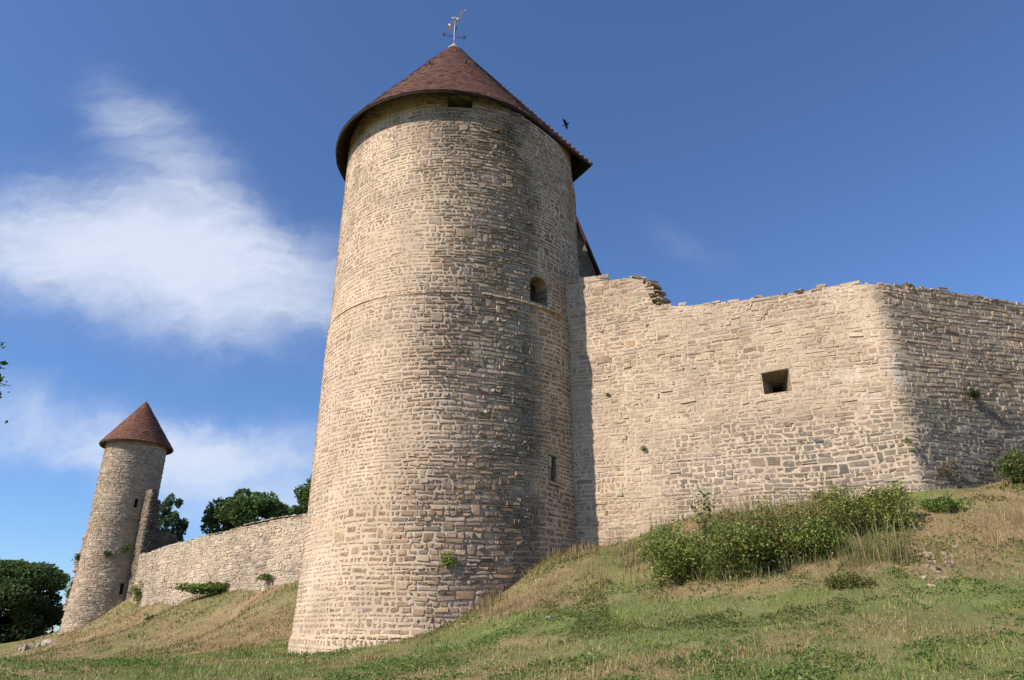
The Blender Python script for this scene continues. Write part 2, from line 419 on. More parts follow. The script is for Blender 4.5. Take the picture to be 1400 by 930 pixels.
def window(name, holes, R, depth, col, frame=None, seed=1, arch=False):
    mb = MB(); sf = tower_surf(R, flare=flare if R == R_LO else None)
    reveal(mb, sf, holes, depth, col)
    o = mb.build(name, M_STONE, tower)
    u0, u1, v0, v1 = holes
    if frame:
        fm = MB(); r = np.random.default_rng(seed)
        for (p, q, b, t) in frame:
            stones(fm, np.array([[p, q, b, t]]), sf, np.array([.03]), (MORTAR * r.uniform(.68, .86))[None], r, joint=(.01, .02), sink=.06)
        fm.build('frame', M_STONE, o)
    return o
u0, u1, v0, v1 = win_slit
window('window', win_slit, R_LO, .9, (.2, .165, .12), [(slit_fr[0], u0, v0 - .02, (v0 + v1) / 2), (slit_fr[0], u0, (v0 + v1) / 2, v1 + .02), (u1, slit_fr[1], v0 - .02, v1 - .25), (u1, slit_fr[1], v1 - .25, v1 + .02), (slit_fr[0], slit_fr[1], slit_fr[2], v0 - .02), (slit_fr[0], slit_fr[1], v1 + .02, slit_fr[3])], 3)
u0, u1, v0, v1 = win_mid
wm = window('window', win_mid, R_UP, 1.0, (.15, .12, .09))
# segmental head of the middle window: two corner pieces
mb = MB(); sf = tower_surf(R_UP)
for sg in (-1, 1):
    c = u0 if sg < 0 else u1; w = (u1 - u0) * .3
    for d in ((.012, -.55),):
        pu = np.array([c, c - sg * w, c - sg * w * .55, c - sg * w * .18, c]); pv = np.array([v1, v1, v1 - .05, v1 - .15, v1 - .32])
        V = np.r_[sf(pu, pv, np.full(5, d[0])), sf(pu, pv, np.full(5, d[1]))]
        F4 = np.array([[k, (k + 1) % 5, 5 + (k + 1) % 5, 5 + k] for k in range(5)])
        mb.add(V, [np.arange(5)[None], np.arange(5, 10)[None, ::-1], F4], MORTAR * .62)
mb.build('arched_head', M_STONE, wm)
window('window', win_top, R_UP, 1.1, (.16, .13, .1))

# ---- roof: overlapping clay tiles, row over row
def tiled_cone(mb, c, Rb, h, rows, tw, cols, r, tilt=(0, 0), r_top=.12, lip=.022, flat=None):
    s = np.linspace(0, 1, rows + 1)
    ex = np.array([1.0, 0, tilt[0]]); ey = np.array([0, 1.0, tilt[1]]); ez = np.cross(ex, ey); ez /= np.linalg.norm(ez)
    sl = math.hypot(Rb, h); nx, nz = h / sl, Rb / sl
    def P(a, rr, z, off):
        if flat is not None: rr = rr * np.interp(np.mod(a, 2 * math.pi), flat[0], flat[1])
        rr = rr + off * nx; z = z + off * nz
        return c + np.outer(rr * np.sin(a), ex) - np.outer(rr * np.cos(a), ey) + np.outer(z, ez)
    for k in range(rows):
        r0 = Rb * (1 - s[k]) + r_top * s[k]; r1 = Rb * (1 - s[k + 1]) + r_top * s[k + 1]
        z0, z1 = h * s[k], h * s[k + 1]
        n = max(10, int(2 * math.pi * r0 / tw)); a = (np.arange(n) + r.uniform(0, 1)) / n * 2 * math.pi; da = 2 * math.pi / n * .97
        jl = r.normal(0, lip * .28, n); jz = r.normal(0, (z1 - z0) * .06, n)
        lo = lip + jl
        slip = (r.random(n) < .004) * .03
        p = [P(a, np.full(n, r0), z0 + jz, lo + slip), P(a + da, np.full(n, r0), z0 + jz, lo + r.normal(0, lip * .12, n)), P(a + da, np.full(n, r1), np.full(n, z1 + (z1 - z0) * .25), np.full(n, .004)), P(a, np.full(n, r1), np.full(n, z1 + (z1 - z0) * .25), np.full(n, .004)),
             P(a, np.full(n, r0), z0 + jz - .01, np.full(n, -.02)), P(a + da, np.full(n, r0), z0 + jz - .01, np.full(n, -.02))]
        V = np.stack(p, 1).reshape(-1, 3); b = np.arange(n)[:, None] * 6
        F = np.concatenate([b + np.array([[0, 1, 2, 3]]), b + np.array([[4, 5, 1, 0]])])
        cc = cols[r.integers(0, len(cols), n)] * np.array([.80, .71, .63]) * r.uniform(.66, .98, (n, 1))
        mb.add(V, F, np.repeat(cc, 6, 0))
    return P
TILES = np.array([[.165, .072, .048], [.148, .064, .043], [.185, .088, .060], [.13, .062, .046], [.16, .080, .056], [.105, .058, .045]])
RT = (0.0, 0.0)
mb = MB(); P = tiled_cone(mb, RC, R_RIM, R_H, 66, .19, TILES, np.random.default_rng(21), RT, flat=RIM)
roof = mb.build('roof', M_TILE, tower)
mb = MB(); n = 360; a = np.arange(n) / n * 2 * math.pi           # boarded underside and fascia
rings = [P(a, np.full(n, R_RIM), np.full(n, 0.0), np.full(n, .0)), P(a, np.full(n, R_RIM - .03), np.full(n, -.10), np.full(n, 0)), P(a, np.full(n, R_RIM - .12), np.full(n, -.06), np.full(n, 0)), P(a, np.full(n, R_RIM - .75), np.full(n, .90), np.full(n, 0)), P(a, np.full(n, 2.5), np.full(n, 3.5), np.full(n, 0))]
V = np.concatenate(rings); j = np.arange(n); j2 = (j + 1) % n
mb.add(V, [np.stack([k * n + j, k * n + j2, (k + 1) * n + j2, (k + 1) * n + j], 1) for k in range(4)], np.array([.030, .022, .016]))
mb.build('soffit', M_WOOD, roof)
mb = MB(); r9 = np.random.default_rng(29); ea = rad(PH_END)            # ridge tiles along the edge where the cone meets the rear slope
for k in range(34):
    t0, t1 = k / 34, (k + 1.12) / 34
    b0, b1 = [P(np.array([ea]), np.array([R_RIM * (1 - t)]), np.array([R_H * t]), np.array([.015]))[0] for t in (t0, min(t1, 1.0))]
    tube(mb, [b0, b1], [.085 + r9.uniform(0, .02), .055], 7, TILES[r9.integers(0, 6)] * np.array([1.35, 1.5, 1.3]) * r9.uniform(.7, 1.4))
mb.build('ridge_tiles', M_TILE, roof)
for az_, t_ in ((-92, .50), (-92, .63), (-18, .52), (20, .56), (98, .52)):   # ladder hooks
    aa = rad(az_); b0 = P(np.array([aa]), np.array([R_RIM * (1 - t_)]), np.array([R_H * t_]), np.array([.02]))[0]
    up = np.array([math.sin(aa) * R_H, -math.cos(aa) * R_H, R_RIM]); up /= np.linalg.norm(up)
    dn = np.array([math.sin(aa) * R_RIM, -math.cos(aa) * R_RIM, -R_H]); dn /= np.linalg.norm(dn)
    mb = MB(); tube(mb, [b0, b0 + up * .12, b0 + up * .2 + dn * .1, b0 + up * .3 + dn * .04, b0 + up * .28 - dn * .06], .028, 6, (.035, .03, .03))
    mb.build('ladder_hook', M_METAL, roof)
apx = P(np.array([0.]), np.array([0.0]), np.array([R_H]), np.array([0.]))[0]
mb = MB(); tube(mb, [apx + [0, 0, z] for z in (-.42, -.3, -.08, .02, .12, .2)], [.34, .36, .2, .12, .09, .03], 16, (.42, .42, .43))
mb.build('finial', M_METAL, roof)
vane = bpy.data.objects.new('weather_vane', None); COL.objects.link(vane); vane.empty_display_size = .3
vane.parent = tower; vane.location = tuple(apx - np.array(tower.location))
mb = MB(); tube(mb, [apx + [0, 0, z] for z in (0, .6, 1.2, 1.95)], [.035, .03, .028, .02], 8, (.34, .34, .35)); mb.build('pole', M_METAL, vane)
for k, (dx, dy) in enumerate(((.50, .1), (-.50, -.1), (.12, -.5), (-.12, .5))):
    mb = MB(); q = apx + np.array([0, 0, .62]); e = q + np.array([dx, dy, 0]); tube(mb, [q, e], .016, 6, (.05, .05, .06))
    box(mb, e + np.array([0, 0, .06]), (.13, .03, .17), col=(.03, .035, .06))
    mb.build('direction_arm', M_METAL, vane)
# slender upright beast of cut sheet metal, tail at lower left and raised head at upper right
sp = np.array([[-.62, .78, .03], [-.52, .92, .07], [-.46, 1.08, .11], [-.36, 1.25, .12], [-.27, 1.45, .11], [-.14, 1.62, .12], [.02, 1.78, .14], [.18, 1.92, .14], [.32, 2.08, .13], [.42, 2.28, .12], [.50, 2.46, .12], [.55, 2.62, .07], [.52, 2.82, .015]])
ang = rad(8); dxy = np.array([math.cos(ang), math.sin(ang), 0])
t = np.gradient(sp[:, :2], axis=0); t /= np.linalg.norm(t, axis=1)[:, None]; nn = np.stack([-t[:, 1], t[:, 0]], 1); sp[:, 2] *= .55; sp[:, 0] *= .62; sp[:, 1] = .8 + (sp[:, 1] - .8) * .86
wig = .03 * np.sin(np.arange(len(sp)) * 2.1)
Lf = sp[:, :2] + nn * (sp[:, 2] + wig)[:, None]; Rt = sp[:, :2] - nn * (sp[:, 2] - wig)[:, None]
def lift(p2, off): return apx + p2[:, :1] * dxy + np.c_[np.zeros((len(p2), 2)), p2[:, 1]] + off * np.array([-dxy[1], dxy[0], 0])
V = np.r_[lift(Lf, .02), lift(Rt, .02), lift(Lf, -.02), lift(Rt, -.02)]; m = len(sp); i = np.arange(m - 1)
cols_ = np.tile(np.stack([np.interp(np.arange(m), [0, 5, 8, 12], [.20, .24, .18, .22]), np.interp(np.arange(m), [0, 5, 8, 12], [.13, .14, .16, .20]), np.interp(np.arange(m), [0, 5, 8, 12], [.12, .11, .16, .15])], 1), (4, 1))
mb = MB(); mb.add(V, [np.stack([i, i + 1, m + i + 1, m + i], 1), np.stack([2 * m + i, 3 * m + i, 3 * m + i + 1, 2 * m + i + 1], 1), np.stack([i, 2 * m + i, 2 * m + i + 1, i + 1], 1), np.stack([m + i, m + i + 1, 3 * m + i + 1, 3 * m + i], 1)], cols_)
for (a0, a1) in (((-.30, 1.40), (-.12, 1.22)), ((.1, 1.86), (.24, 1.70)), ((.0, 1.76), (-.15, 1.9)), ((.49, 2.44), (.62, 2.5))):   # limbs and snout
    tube(mb, [lift(np.array([a0]), 0)[0], lift(np.array([a1]), 0)[0]], [.05, .02], 6, (.5, .36, .32))
mb.build('figure', M_METAL, vane)

# ================================================================== RAMPART (right)
J = np.array([2.15, 25.19]); dL = np.array([math.sin(rad(-68)), math.cos(rad(-68))]); dR = np.array([math.sin(rad(76)), math.cos(rad(76))])
KC = at_line(1230, 530, J, dL)[:2]
class PathSurf:
    """upright face over a plan polyline; u runs along it, d outwards"""
    def __init__(s, pts, wav=.05, batter=0.0, seed=0):
        p = np.asarray(pts, float); L = np.r_[0, np.cumsum(np.linalg.norm(np.diff(p, axis=0), axis=1))]
        s.L = L[-1]; su = np.arange(0, s.L + .05, .05)
        q = np.stack([np.interp(su, L, p[:, k]) for k in (0, 1)], 1)
        k = np.ones(13) / 13; pad = np.pad(q, ((6, 6), (0, 0)), mode='reflect', reflect_type='odd')
        q = np.stack([np.convolve(pad[:, c], k, 'valid') for c in (0, 1)], 1)
        t = np.gradient(q, axis=0); t /= np.linalg.norm(t, axis=1)[:, None]
        s.su, s.q, s.n, s.wav, s.b, s.seed = su, q, np.stack([t[:, 1], -t[:, 0]], 1), wav, batter, seed
    def __call__(s, u, v, d):
        u = np.asarray(u, float); v = np.asarray(v, float) + s.wav * 2 * (fbm(u * .33, np.asarray(v) * .45, 0, 11 + s.seed, 2) - .5) * 2
        d = d + .08 * (fbm(u * .3, v * .3, 0, 5 + s.seed, 3) - .5) - s.b * v
        x = np.interp(u, s.su, s.q[:, 0]); y = np.interp(u, s.su, s.q[:, 1])
        nx = np.interp(u, s.su, s.n[:, 0]); ny = np.interp(u, s.su, s.n[:, 1])
        return np.stack([x + nx * d, y + ny * d, v], 1)
rp0 = J + dL * 1.3; rp1 = KC; rp2 = KC + dR * 17
rp_s = PathSurf([rp0, rp1, rp2], .06, 0.0, 40)
uC = np.linalg.norm(rp1 - rp0)
def u_of(px, py):
    if px < 1222:
        q = at_line(px, py, J, dL); return np.linalg.norm(q[:2] - rp0), q[2]
    q = at_line(px, py, KC, dR); return uC + np.linalg.norm(q[:2] - KC), q[2]
prof = [(-1, 14.9)] + [u_of(*p) for p in ((797, 376), (818, 373), (835, 379), (868, 375), (880, 377), (888, 384), (893, 396), (899, 409), (905, 412), (930, 411), (955, 409), (975, 405), (986, 410), (1040, 402), (1100, 394), (1125, 388), (1160, 386), (1205, 385), (1240, 388), (1300, 396), (1350, 404), (1400, 412))]
prof.append((prof[-1][0] + 6, prof[-1][1] - .3)); prof = np.array(sorted(prof))
topf = lambda u: np.interp(u, prof[:, 0], prof[:, 1])
ramp = empty('rampart_wall', (KC[0], KC[1], 5.5), 'long grey and buff stone rampart with broken stepped top, right of the big tower', 'wall')
h0, h1 = u_of(1041, 512), u_of(1083, 536)
loop = (h0[0], h1[0], h1[1] - .03, h0[1] + .02)
r = np.random.default_rng(201); mb = MB()
v0 = 2.6; a = lay(0, rp_s.L, v0, 15.6, h=(.10, .215), l=(.15, .42), r=r, thin=.10); a = clip_holes(a, [loop])
cu, cv = (a[:, 0] + a[:, 1]) / 2, (a[:, 2] + a[:, 3]) / 2
keep = a[:, 3] < topf(cu) + r.uniform(-.12, .06, len(a)); a = a[keep]; cu, cv = cu[keep], cv[keep]; n = len(a)
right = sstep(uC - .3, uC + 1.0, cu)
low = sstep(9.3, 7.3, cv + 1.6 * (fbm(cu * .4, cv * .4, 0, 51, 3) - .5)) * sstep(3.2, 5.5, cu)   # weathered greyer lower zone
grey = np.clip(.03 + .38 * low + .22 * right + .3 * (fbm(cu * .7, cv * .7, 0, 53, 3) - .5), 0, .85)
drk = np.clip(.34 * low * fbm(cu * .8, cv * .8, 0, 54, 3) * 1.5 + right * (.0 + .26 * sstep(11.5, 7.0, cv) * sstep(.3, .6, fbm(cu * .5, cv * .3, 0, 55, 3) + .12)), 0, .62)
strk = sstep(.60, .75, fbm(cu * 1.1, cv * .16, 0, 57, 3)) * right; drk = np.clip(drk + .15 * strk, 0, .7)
sm = np.clip((fbm(cu * .45, cv * .45, 0, 78, 3) - .40) * 3.0, 0, .7) * (1 - .6 * low) * (1 - .7 * right) + r.uniform(0, .25, n) * (1 - low * .6)
prot = r.uniform(-.003, .011, n) * (1 + 1.3 * right)
prot += (r.random(n) < .04) * .02
col = stone_cols(n, r, grey, drk, np.clip(sm + .06 * (1 - low) * (1 - right), 0, .75))
for (px, py, ru, rv) in ((1160, 512, .55, .35), (1190, 545, .5, .2), (1222, 500, .3, .9), (1238, 522, .35, .18)):  # white efflorescence patches
    pu, pv = u_of(px, py); w = sstep(1.15, .6, np.hypot((cu - pu) / ru, (cv - pv) / rv)) * r.uniform(.3, 1, n)
    col = col * (1 - .55 * w[:, None]) + np.array([.55, .52, .48]) * .55 * w[:, None]
pat = (.84 + .34 * fbm(cu * .3, cv * .3, 5, 74, 3))[:, None]
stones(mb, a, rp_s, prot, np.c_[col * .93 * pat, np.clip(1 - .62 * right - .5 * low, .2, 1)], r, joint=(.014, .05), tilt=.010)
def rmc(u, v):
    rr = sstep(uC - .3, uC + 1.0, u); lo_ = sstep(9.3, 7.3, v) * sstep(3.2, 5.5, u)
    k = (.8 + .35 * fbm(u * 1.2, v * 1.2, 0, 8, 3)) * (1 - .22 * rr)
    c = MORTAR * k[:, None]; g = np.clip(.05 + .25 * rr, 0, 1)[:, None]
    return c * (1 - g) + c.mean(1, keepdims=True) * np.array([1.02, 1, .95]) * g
tops = lambda u: np.minimum.reduce([topf(u - .2), topf(u), topf(u + .2)]) - .12
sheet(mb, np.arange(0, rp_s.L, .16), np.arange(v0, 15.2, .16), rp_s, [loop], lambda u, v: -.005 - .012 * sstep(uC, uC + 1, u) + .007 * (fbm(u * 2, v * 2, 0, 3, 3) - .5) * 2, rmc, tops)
# rubble core: top and rear
TH = 1.7; uu = np.arange(0, rp_s.L, .22); dd = np.linspace(-.012, -TH, 8)
gu, gd = np.meshgrid(uu, dd, indexing='ij')
gz = tops(gu) + .12 * (fbm(gu * 2.2, gd * 2.2, 0, 61, 3) - .5) * (gd < -.1) * 2 - .02
V = rp_s(gu.ravel(), gz.ravel(), gd.ravel()); nv = len(dd)
i, j = [q.ravel() for q in np.meshgrid(np.arange(len(uu) - 1), np.arange(nv - 1), indexing='ij')]
mb.add(V, np.stack([i * nv + j, (i + 1) * nv + j, (i + 1) * nv + j + 1, i * nv + j + 1], 1), MORTAR * .75)
sheet(mb, np.arange(0, rp_s.L, .4), np.arange(v0, 15.2, .4), lambda u, v, d: rp_s(u, v, d - TH), [], lambda u, v: 0 * u, rmc, tops)
# loose capping stones bedded along the broken top
cu2 = np.sort(r.uniform(.6, rp_s.L, 190)); dd2 = -np.abs(r.normal(.0, .5, 190)) - .12
ps = rp_s(cu2, tops(cu2) + .01, np.maximum(dd2, -TH + .2))
rocks(mb, ps, r.uniform(.18, .5, 190), .3, stone_cols(190, r, .3, 0, .45) , 77, rot=rad(22))
mb.build('masonry', M_STONE, ramp)
# the broken step: ragged ends of stones left standing proud
mb = MB(); ks = np.arange(9)
for k in ks:
    px, py = np.interp(k / 8, [0, .4, .7, 1], [870, 886, 893, 902]), np.interp(k / 8, [0, .4, .7, 1], [376, 383, 397, 411])
    u_, z_ = u_of(px, py)
    for dpt in (-.25, -.8, -1.3):
        q = rp_s(np.array([u_ + r.uniform(-.12, .12)]), np.array([z_ - .06]), np.array([dpt]))
        rocks(mb, q, r.uniform(.4, .62), .26, stone_cols(1, r, .2, .1, .1)[0], int(300 + k * 5 - dpt * 10), rot=rad(22))
mb.build('broken_edge', M_STONE, ramp)
mb = MB(); u0, u1, v0_, v1_ = loop
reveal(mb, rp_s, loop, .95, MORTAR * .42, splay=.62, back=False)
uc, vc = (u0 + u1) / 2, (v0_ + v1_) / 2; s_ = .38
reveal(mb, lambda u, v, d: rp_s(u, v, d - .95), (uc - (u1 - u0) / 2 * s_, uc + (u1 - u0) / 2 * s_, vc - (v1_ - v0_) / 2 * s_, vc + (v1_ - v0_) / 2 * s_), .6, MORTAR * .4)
lo = mb.build('loophole', M_STONE, ramp)
mb = MB()
stones(mb, np.array([[u0 - .16, u1 + .12, v1_ - .02, v1_ + .24]]), rp_s, np.array([.014]), (MORTAR * .78)[None], r, sink=.04); mb.build('lintel', M_STONE, lo)

# ================================================================== HOUSE behind the tower
hs = empty('gabled_house', (4.9, 32.5, 6.0), 'dark gabled house with tiled roof, mostly hidden between tower and rampart', 'house')
hp = at(792, 303, 33.0); he = at(827, 386, 33.0); hx = (he[0] - hp[0]) / (hp[2] - he[2]) 
ridge = np.array([hp[0] - .15, 33.0, hp[2] + .1]); wl = 5.0
ez = ridge[2] - wl * 1.9
for sg in (1,):
    pass
mb = MB()
E0 = np.array([ridge[0] + (ridge[2] - ez) * hx, 33, ez]); E1 = np.array([ridge[0] - (ridge[2] - ez) * hx, 33, ez]); bk = np.array([2.0, 7.5, 0])
g = 5.0
W_ = [np.array([E1[0] + .25, 33.05, g]), np.array([E0[0] - .25, 33.05, g]), np.array([E0[0] - .25, 33.05, ez]), np.array([ridge[0], 33.05, ridge[2] - .2]), np.array([E1[0] + .25, 33.05, ez])]
V = np.array(W_ + [w + bk for w in W_]); mb.add(V, [np.arange(5)[None], np.arange(5, 10)[None, ::-1], np.array([[0, 4, 9, 5], [1, 6, 7, 2]])], (.2, .165, .12))
mb.build('wall', M_FARSTONE, hs)
mb = MB()
for E in (E0, E1):
    n_ = 46; r3 = np.random.default_rng(4)
    for k in range(n_):
        t0, t1 = k / n_, (k + 1.25) / n_
        for m_ in range(24):
            b0, b1 = m_ / 24 - .03, (m_ + .96) / 24 - .03
            jt = r3.normal(0, .012)
            def Q(t, b, o): return E + (ridge - E) * t + bk * b + np.array([(E - ridge)[2] * -np.sign((E - ridge)[0]) * 0, 0, o])
            lf = .07 + jt
            mb.add(np.array([Q(t0, b0, lf), Q(t0, b1, lf), Q(t1, b1, .02), Q(t1, b0, .02), Q(t0, b0, -.03), Q(t0, b1, -.03)]), np.array([[0, 1, 2, 3], [4, 5, 1, 0], [4, 0, 3, 4]])[:2], TILES[r3.integers(0, 6)] * r3.uniform(.6, 1.3))
rf = mb.build('roof', M_TILE, hs)
mb = MB()
for E in (E0, E1):
    d_ = (ridge - E); 
    V = [E + [0, -.3, .06], ridge + [0, -.3, .06], ridge + [0, -.3, -.28], E + [0, -.3, -.28], E + [0, -.12, .05], ridge + [0, -.12, .05], ridge + [0, -.12, -.28], E + [0, -.12, -.28]]
    mb.add(np.array(V), np.array([[0, 1, 2, 3], [7, 6, 5, 4], [0, 4, 5, 1], [3, 2, 6, 7]]), (.07, .04, .03))
mb.build('verge_board', M_WOOD, rf)

# ================================================================== FAR CURTAIN WALL
FA = at(188, 790, 58.0)[:2]; FB = at(424, 745, 40.5)[:2]; fd = (FB - FA) / np.linalg.norm(FB - FA)
fw_s = PathSurf([FA - fd * .5, FB + fd * 13], .05, 0, 70); F0 = FA - fd * .5
fu = lambda px, py: (np.linalg.norm(at_line(px, py, F0, fd)[:2] - F0), at_line(px, py, F0, fd)[2])
fprof = np.array([fu(*p) for p in ((186, 759), (215, 750), (260, 738), (300, 727), (340, 715), (380, 706), (424, 699))]); fprof = np.r_[fprof, [[fprof[-1, 0] + 14, fprof[-1, 1] + .2]]]
ftop = lambda u: np.interp(u, fprof[:, 0], fprof[:, 1]) 
far_wall = empty('curtain_wall', (FB[0], FB[1], 3.4), 'lower pale stone curtain wall joining the far small tower to the big tower', 'wall')
r = np.random.default_rng(301); mb = MB()
a = lay(0, fw_s.L, 1.5, 8.3, h=(.12, .24), l=(.22, .6), r=r); cu, cv = (a[:, 0] + a[:, 1]) / 2, (a[:, 2] + a[:, 3]) / 2
k = a[:, 3] < ftop(cu) + r.uniform(-.06, .04, len(a)); a, cu, cv = a[k], cu[k], cv[k]; n = len(a)
sm = np.clip((fbm(cu * .3, cv * .3, 0, 79, 3) - .42) * 3, 0, .6) + r.uniform(0, .25, n)
stones(mb, a, fw_s, r.uniform(.0, .035, n), stone_cols(n, r, np.clip(.35 + r.normal(0, .15, n), 0, .8), r.uniform(0, .25, n), np.clip(sm + .12, 0, .8)), r, joint=(.015, .04))
fmc = lambda u, v: np.array([.47, .395, .30]) * (.8 + .35 * fbm(u, v, 0, 9, 3))[:, None]
ft2 = lambda u: ftop(u) - .08
sheet(mb, np.arange(0, fw_s.L, .3), np.arange(1.5, 8.2, .3), fw_s, [], lambda u, v: -.01 + 0 * u, fmc, ft2)
sheet(mb, np.arange(0, fw_s.L, .6), np.arange(1.5, 8.2, .6), lambda u, v, d: fw_s(u, v, d - 1.2), [], lambda u, v: 0 * u, fmc, ft2)
uu = np.arange(0, fw_s.L, .3); V = np.r_[fw_s(uu, ft2(uu), 0 * uu - .01), fw_s(uu, ft2(uu) + .03, 0 * uu - 1.2)]; m = len(uu); i = np.arange(m - 1)
mb.add(V, np.stack([i, i + 1, m + i + 1, m + i], 1), (.4, .35, .27))
cu2 = np.arange(.2, fw_s.L, .27); rocks(mb, fw_s(cu2, ft2(cu2) + .04, -.25 + 0 * cu2), r.uniform(.2, .42, len(cu2)), .35, stone_cols(len(cu2), r, .6, .15, .2), 31, rot=math.atan2(fd[1], fd[0]))
mb.build('masonry', M_FARSTONE, far_wall)

# ================================================================== FAR TOWER
FY = 62.0; fc = at(171, 690, FY); FTX = fc[0]; FR = 2.42
fcol = at(188, 607, FY - FR); FZ = fcol[2] + .25
ftw = empty('small_round_tower', (FTX, FY, 4.0), 'slender distant round stone tower with pointed red roof, leaning left of the curtain wall', 'tower')
ft_surf = tower_surf(FR, None, X=FTX, Y=FY, flare=lambda v: .35 * sstep(9, 1, v))
def f_uz(px, py, R=FR):
    v = ray(px, py); a_ = v[0] ** 2 + v[1] ** 2; b_ = -(v[0] * FTX + v[1] * FY); c_ = FTX ** 2 + FY ** 2 - R * R
    t_ = (-b_ - math.sqrt(max(0, b_ * b_ - a_ * c_))) / a_; P_ = EYE + v * t_
    return math.atan2(P_[0] - FTX, -(P_[1] - FY)) * FR, P_[2]
fholes = []
for (x0, y0, x1, y1) in ((184, 681, 189, 693), (163, 798, 168, 813)):
    c0 = f_uz((x0 + x1) / 2, (y0 + y1) / 2); t0 = f_uz((x0 + x1) / 2, y0)[1]; t1 = f_uz((x0 + x1) / 2, y1)[1]
    fholes.append((c0[0] - .14, c0[0] + .14, t1, t0))
r = np.random.default_rng(401); mb = MB(); us, ue = FR * rad(-150), FR * rad(130)
a = clip_holes(lay(us, ue, 1.0, FZ + .5, h=(.09, .2), l=(.15, .42), r=r), fholes); cu, cv = (a[:, 0] + a[:, 1]) / 2, (a[:, 2] + a[:, 3]) / 2; n = len(a)
rm = sstep(-10, 30, np.degrees(cu / FR))
stones(mb, a, ft_surf, r.uniform(.0, .03, n) * (1 + rm * .6), stone_cols(n, r, np.clip(.2 + .3 * rm, 0, 1), r.uniform(0, .2, n), r.uniform(.2, .6, n)) * 1.06, r, joint=(.012, .035))
fm2 = lambda u, v: np.array([.47, .385, .28]) * (.75 + .4 * fbm(u * .8, v * .8, 0, 9, 3))[:, None]
sheet(mb, np.linspace(us, us + 2 * math.pi * FR, 70), np.arange(1.0, FZ + .6, .25), ft_surf, fholes, lambda u, v: -.015 + 0 * u, fm2)
mb.build('shaft', M_FARSTONE, ftw)
for h in fholes:
    mb = MB(); reveal(mb, ft_surf, h, .7, (.12, .1, .08)); mb.build('arrow_slit', M_FARSTONE, ftw)
fap = at(203, 551, FY); FRM = 2.95; 
frc = np.array([FTX, FY, FZ + .05]); FH = fap[2] - frc[2]
mb = MB(); P2 = tiled_cone(mb, frc, FRM, FH, 30, .2, np.array([[.225, .100, .068], [.205, .088, .060], [.245, .115, .080], [.18, .082, .06]]), np.random.default_rng(22), (0, 0), lip=.035)
frf = mb.build('roof', M_TILE, ftw)
mb = MB(); n = 64; a = np.arange(n) / n * 2 * math.pi
V = np.concatenate([P2(a, np.full(n, FRM), np.zeros(n), np.zeros(n)), P2(a, np.full(n, FRM - .03), np.full(n, -.09), np.zeros(n)), P2(a, np.full(n, FR - .1), np.full(n, .55), np.zeros(n))]); j = np.arange(n); j2 = (j + 1) % n
mb.add(V, [np.stack([k * n + j, k * n + j2, (k + 1) * n + j2, (k + 1) * n + j], 1) for k in range(2)], (.08, .06, .045)); mb.build('soffit', M_WOOD, frf)
mb = MB(); apx2 = frc + [0, 0, FH]
tube(mb, [apx2 + [0, 0, z] for z in (-.75, -.4, -.05, .05, .3)], [.52, .33, .1, .05, .012], 14, (.13, .12, .125)); mb.build('finial', M_METAL, frf)
for az_, t_ in ((-95, .5), (95, .6), (-12, .55), (14, .57)):
    aa = rad(az_); b0 = P2(np.array([aa]), np.array([FRM * (1 - t_)]), np.array([FH * t_]), np.array([.02]))[0]
    mb = MB(); o = np.array([math.sin(aa), -math.cos(aa), .5]); tube(mb, [b0, b0 + o * .12, b0 + o * .2 + [0, 0, -.08]], .02, 5, (.05, .04, .04)); mb.build('ladder_hook', M_METAL, frf)
# broken stub of the old higher wall on the tower's right side
mb = MB(); r = np.random.default_rng(402); fn = np.array([fd[1], -fd[0]])
cnr = at(208, 668, 59.7); zt = cnr[2]; org = cnr[:2]
st_s = PathSurf([org - fd * 1.3, org, org - fn * 3.2], .03, 0, 90)
st_top = lambda u: np.interp(u, [0, 1.3, 1.75, 1.8, 2.25, 2.3, 2.6, 3.9, 4.3], [zt, zt, zt, zt - .7, zt - .9, zt - 2.9, zt - 3.2, zt - 3.5, zt - 4.2])
a = lay(0, st_s.L, 2.5, zt, h=(.12, .26), l=(.16, .45), r=r); cu, cv = (a[:, 0] + a[:, 1]) / 2, (a[:, 2] + a[:, 3]) / 2
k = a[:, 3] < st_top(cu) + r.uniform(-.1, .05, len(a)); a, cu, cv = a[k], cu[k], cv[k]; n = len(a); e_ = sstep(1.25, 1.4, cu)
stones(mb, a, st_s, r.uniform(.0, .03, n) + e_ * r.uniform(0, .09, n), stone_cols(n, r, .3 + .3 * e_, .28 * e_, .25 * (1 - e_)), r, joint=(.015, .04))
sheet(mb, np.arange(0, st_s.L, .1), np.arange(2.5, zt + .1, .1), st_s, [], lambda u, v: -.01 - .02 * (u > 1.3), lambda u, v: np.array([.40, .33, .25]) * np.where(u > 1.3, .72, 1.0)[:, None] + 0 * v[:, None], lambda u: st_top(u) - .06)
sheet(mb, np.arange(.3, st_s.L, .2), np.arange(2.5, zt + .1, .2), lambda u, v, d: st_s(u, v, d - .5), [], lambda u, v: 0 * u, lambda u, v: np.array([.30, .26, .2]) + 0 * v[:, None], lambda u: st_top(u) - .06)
mb.build('wall_stub', M_FARSTONE, ftw)
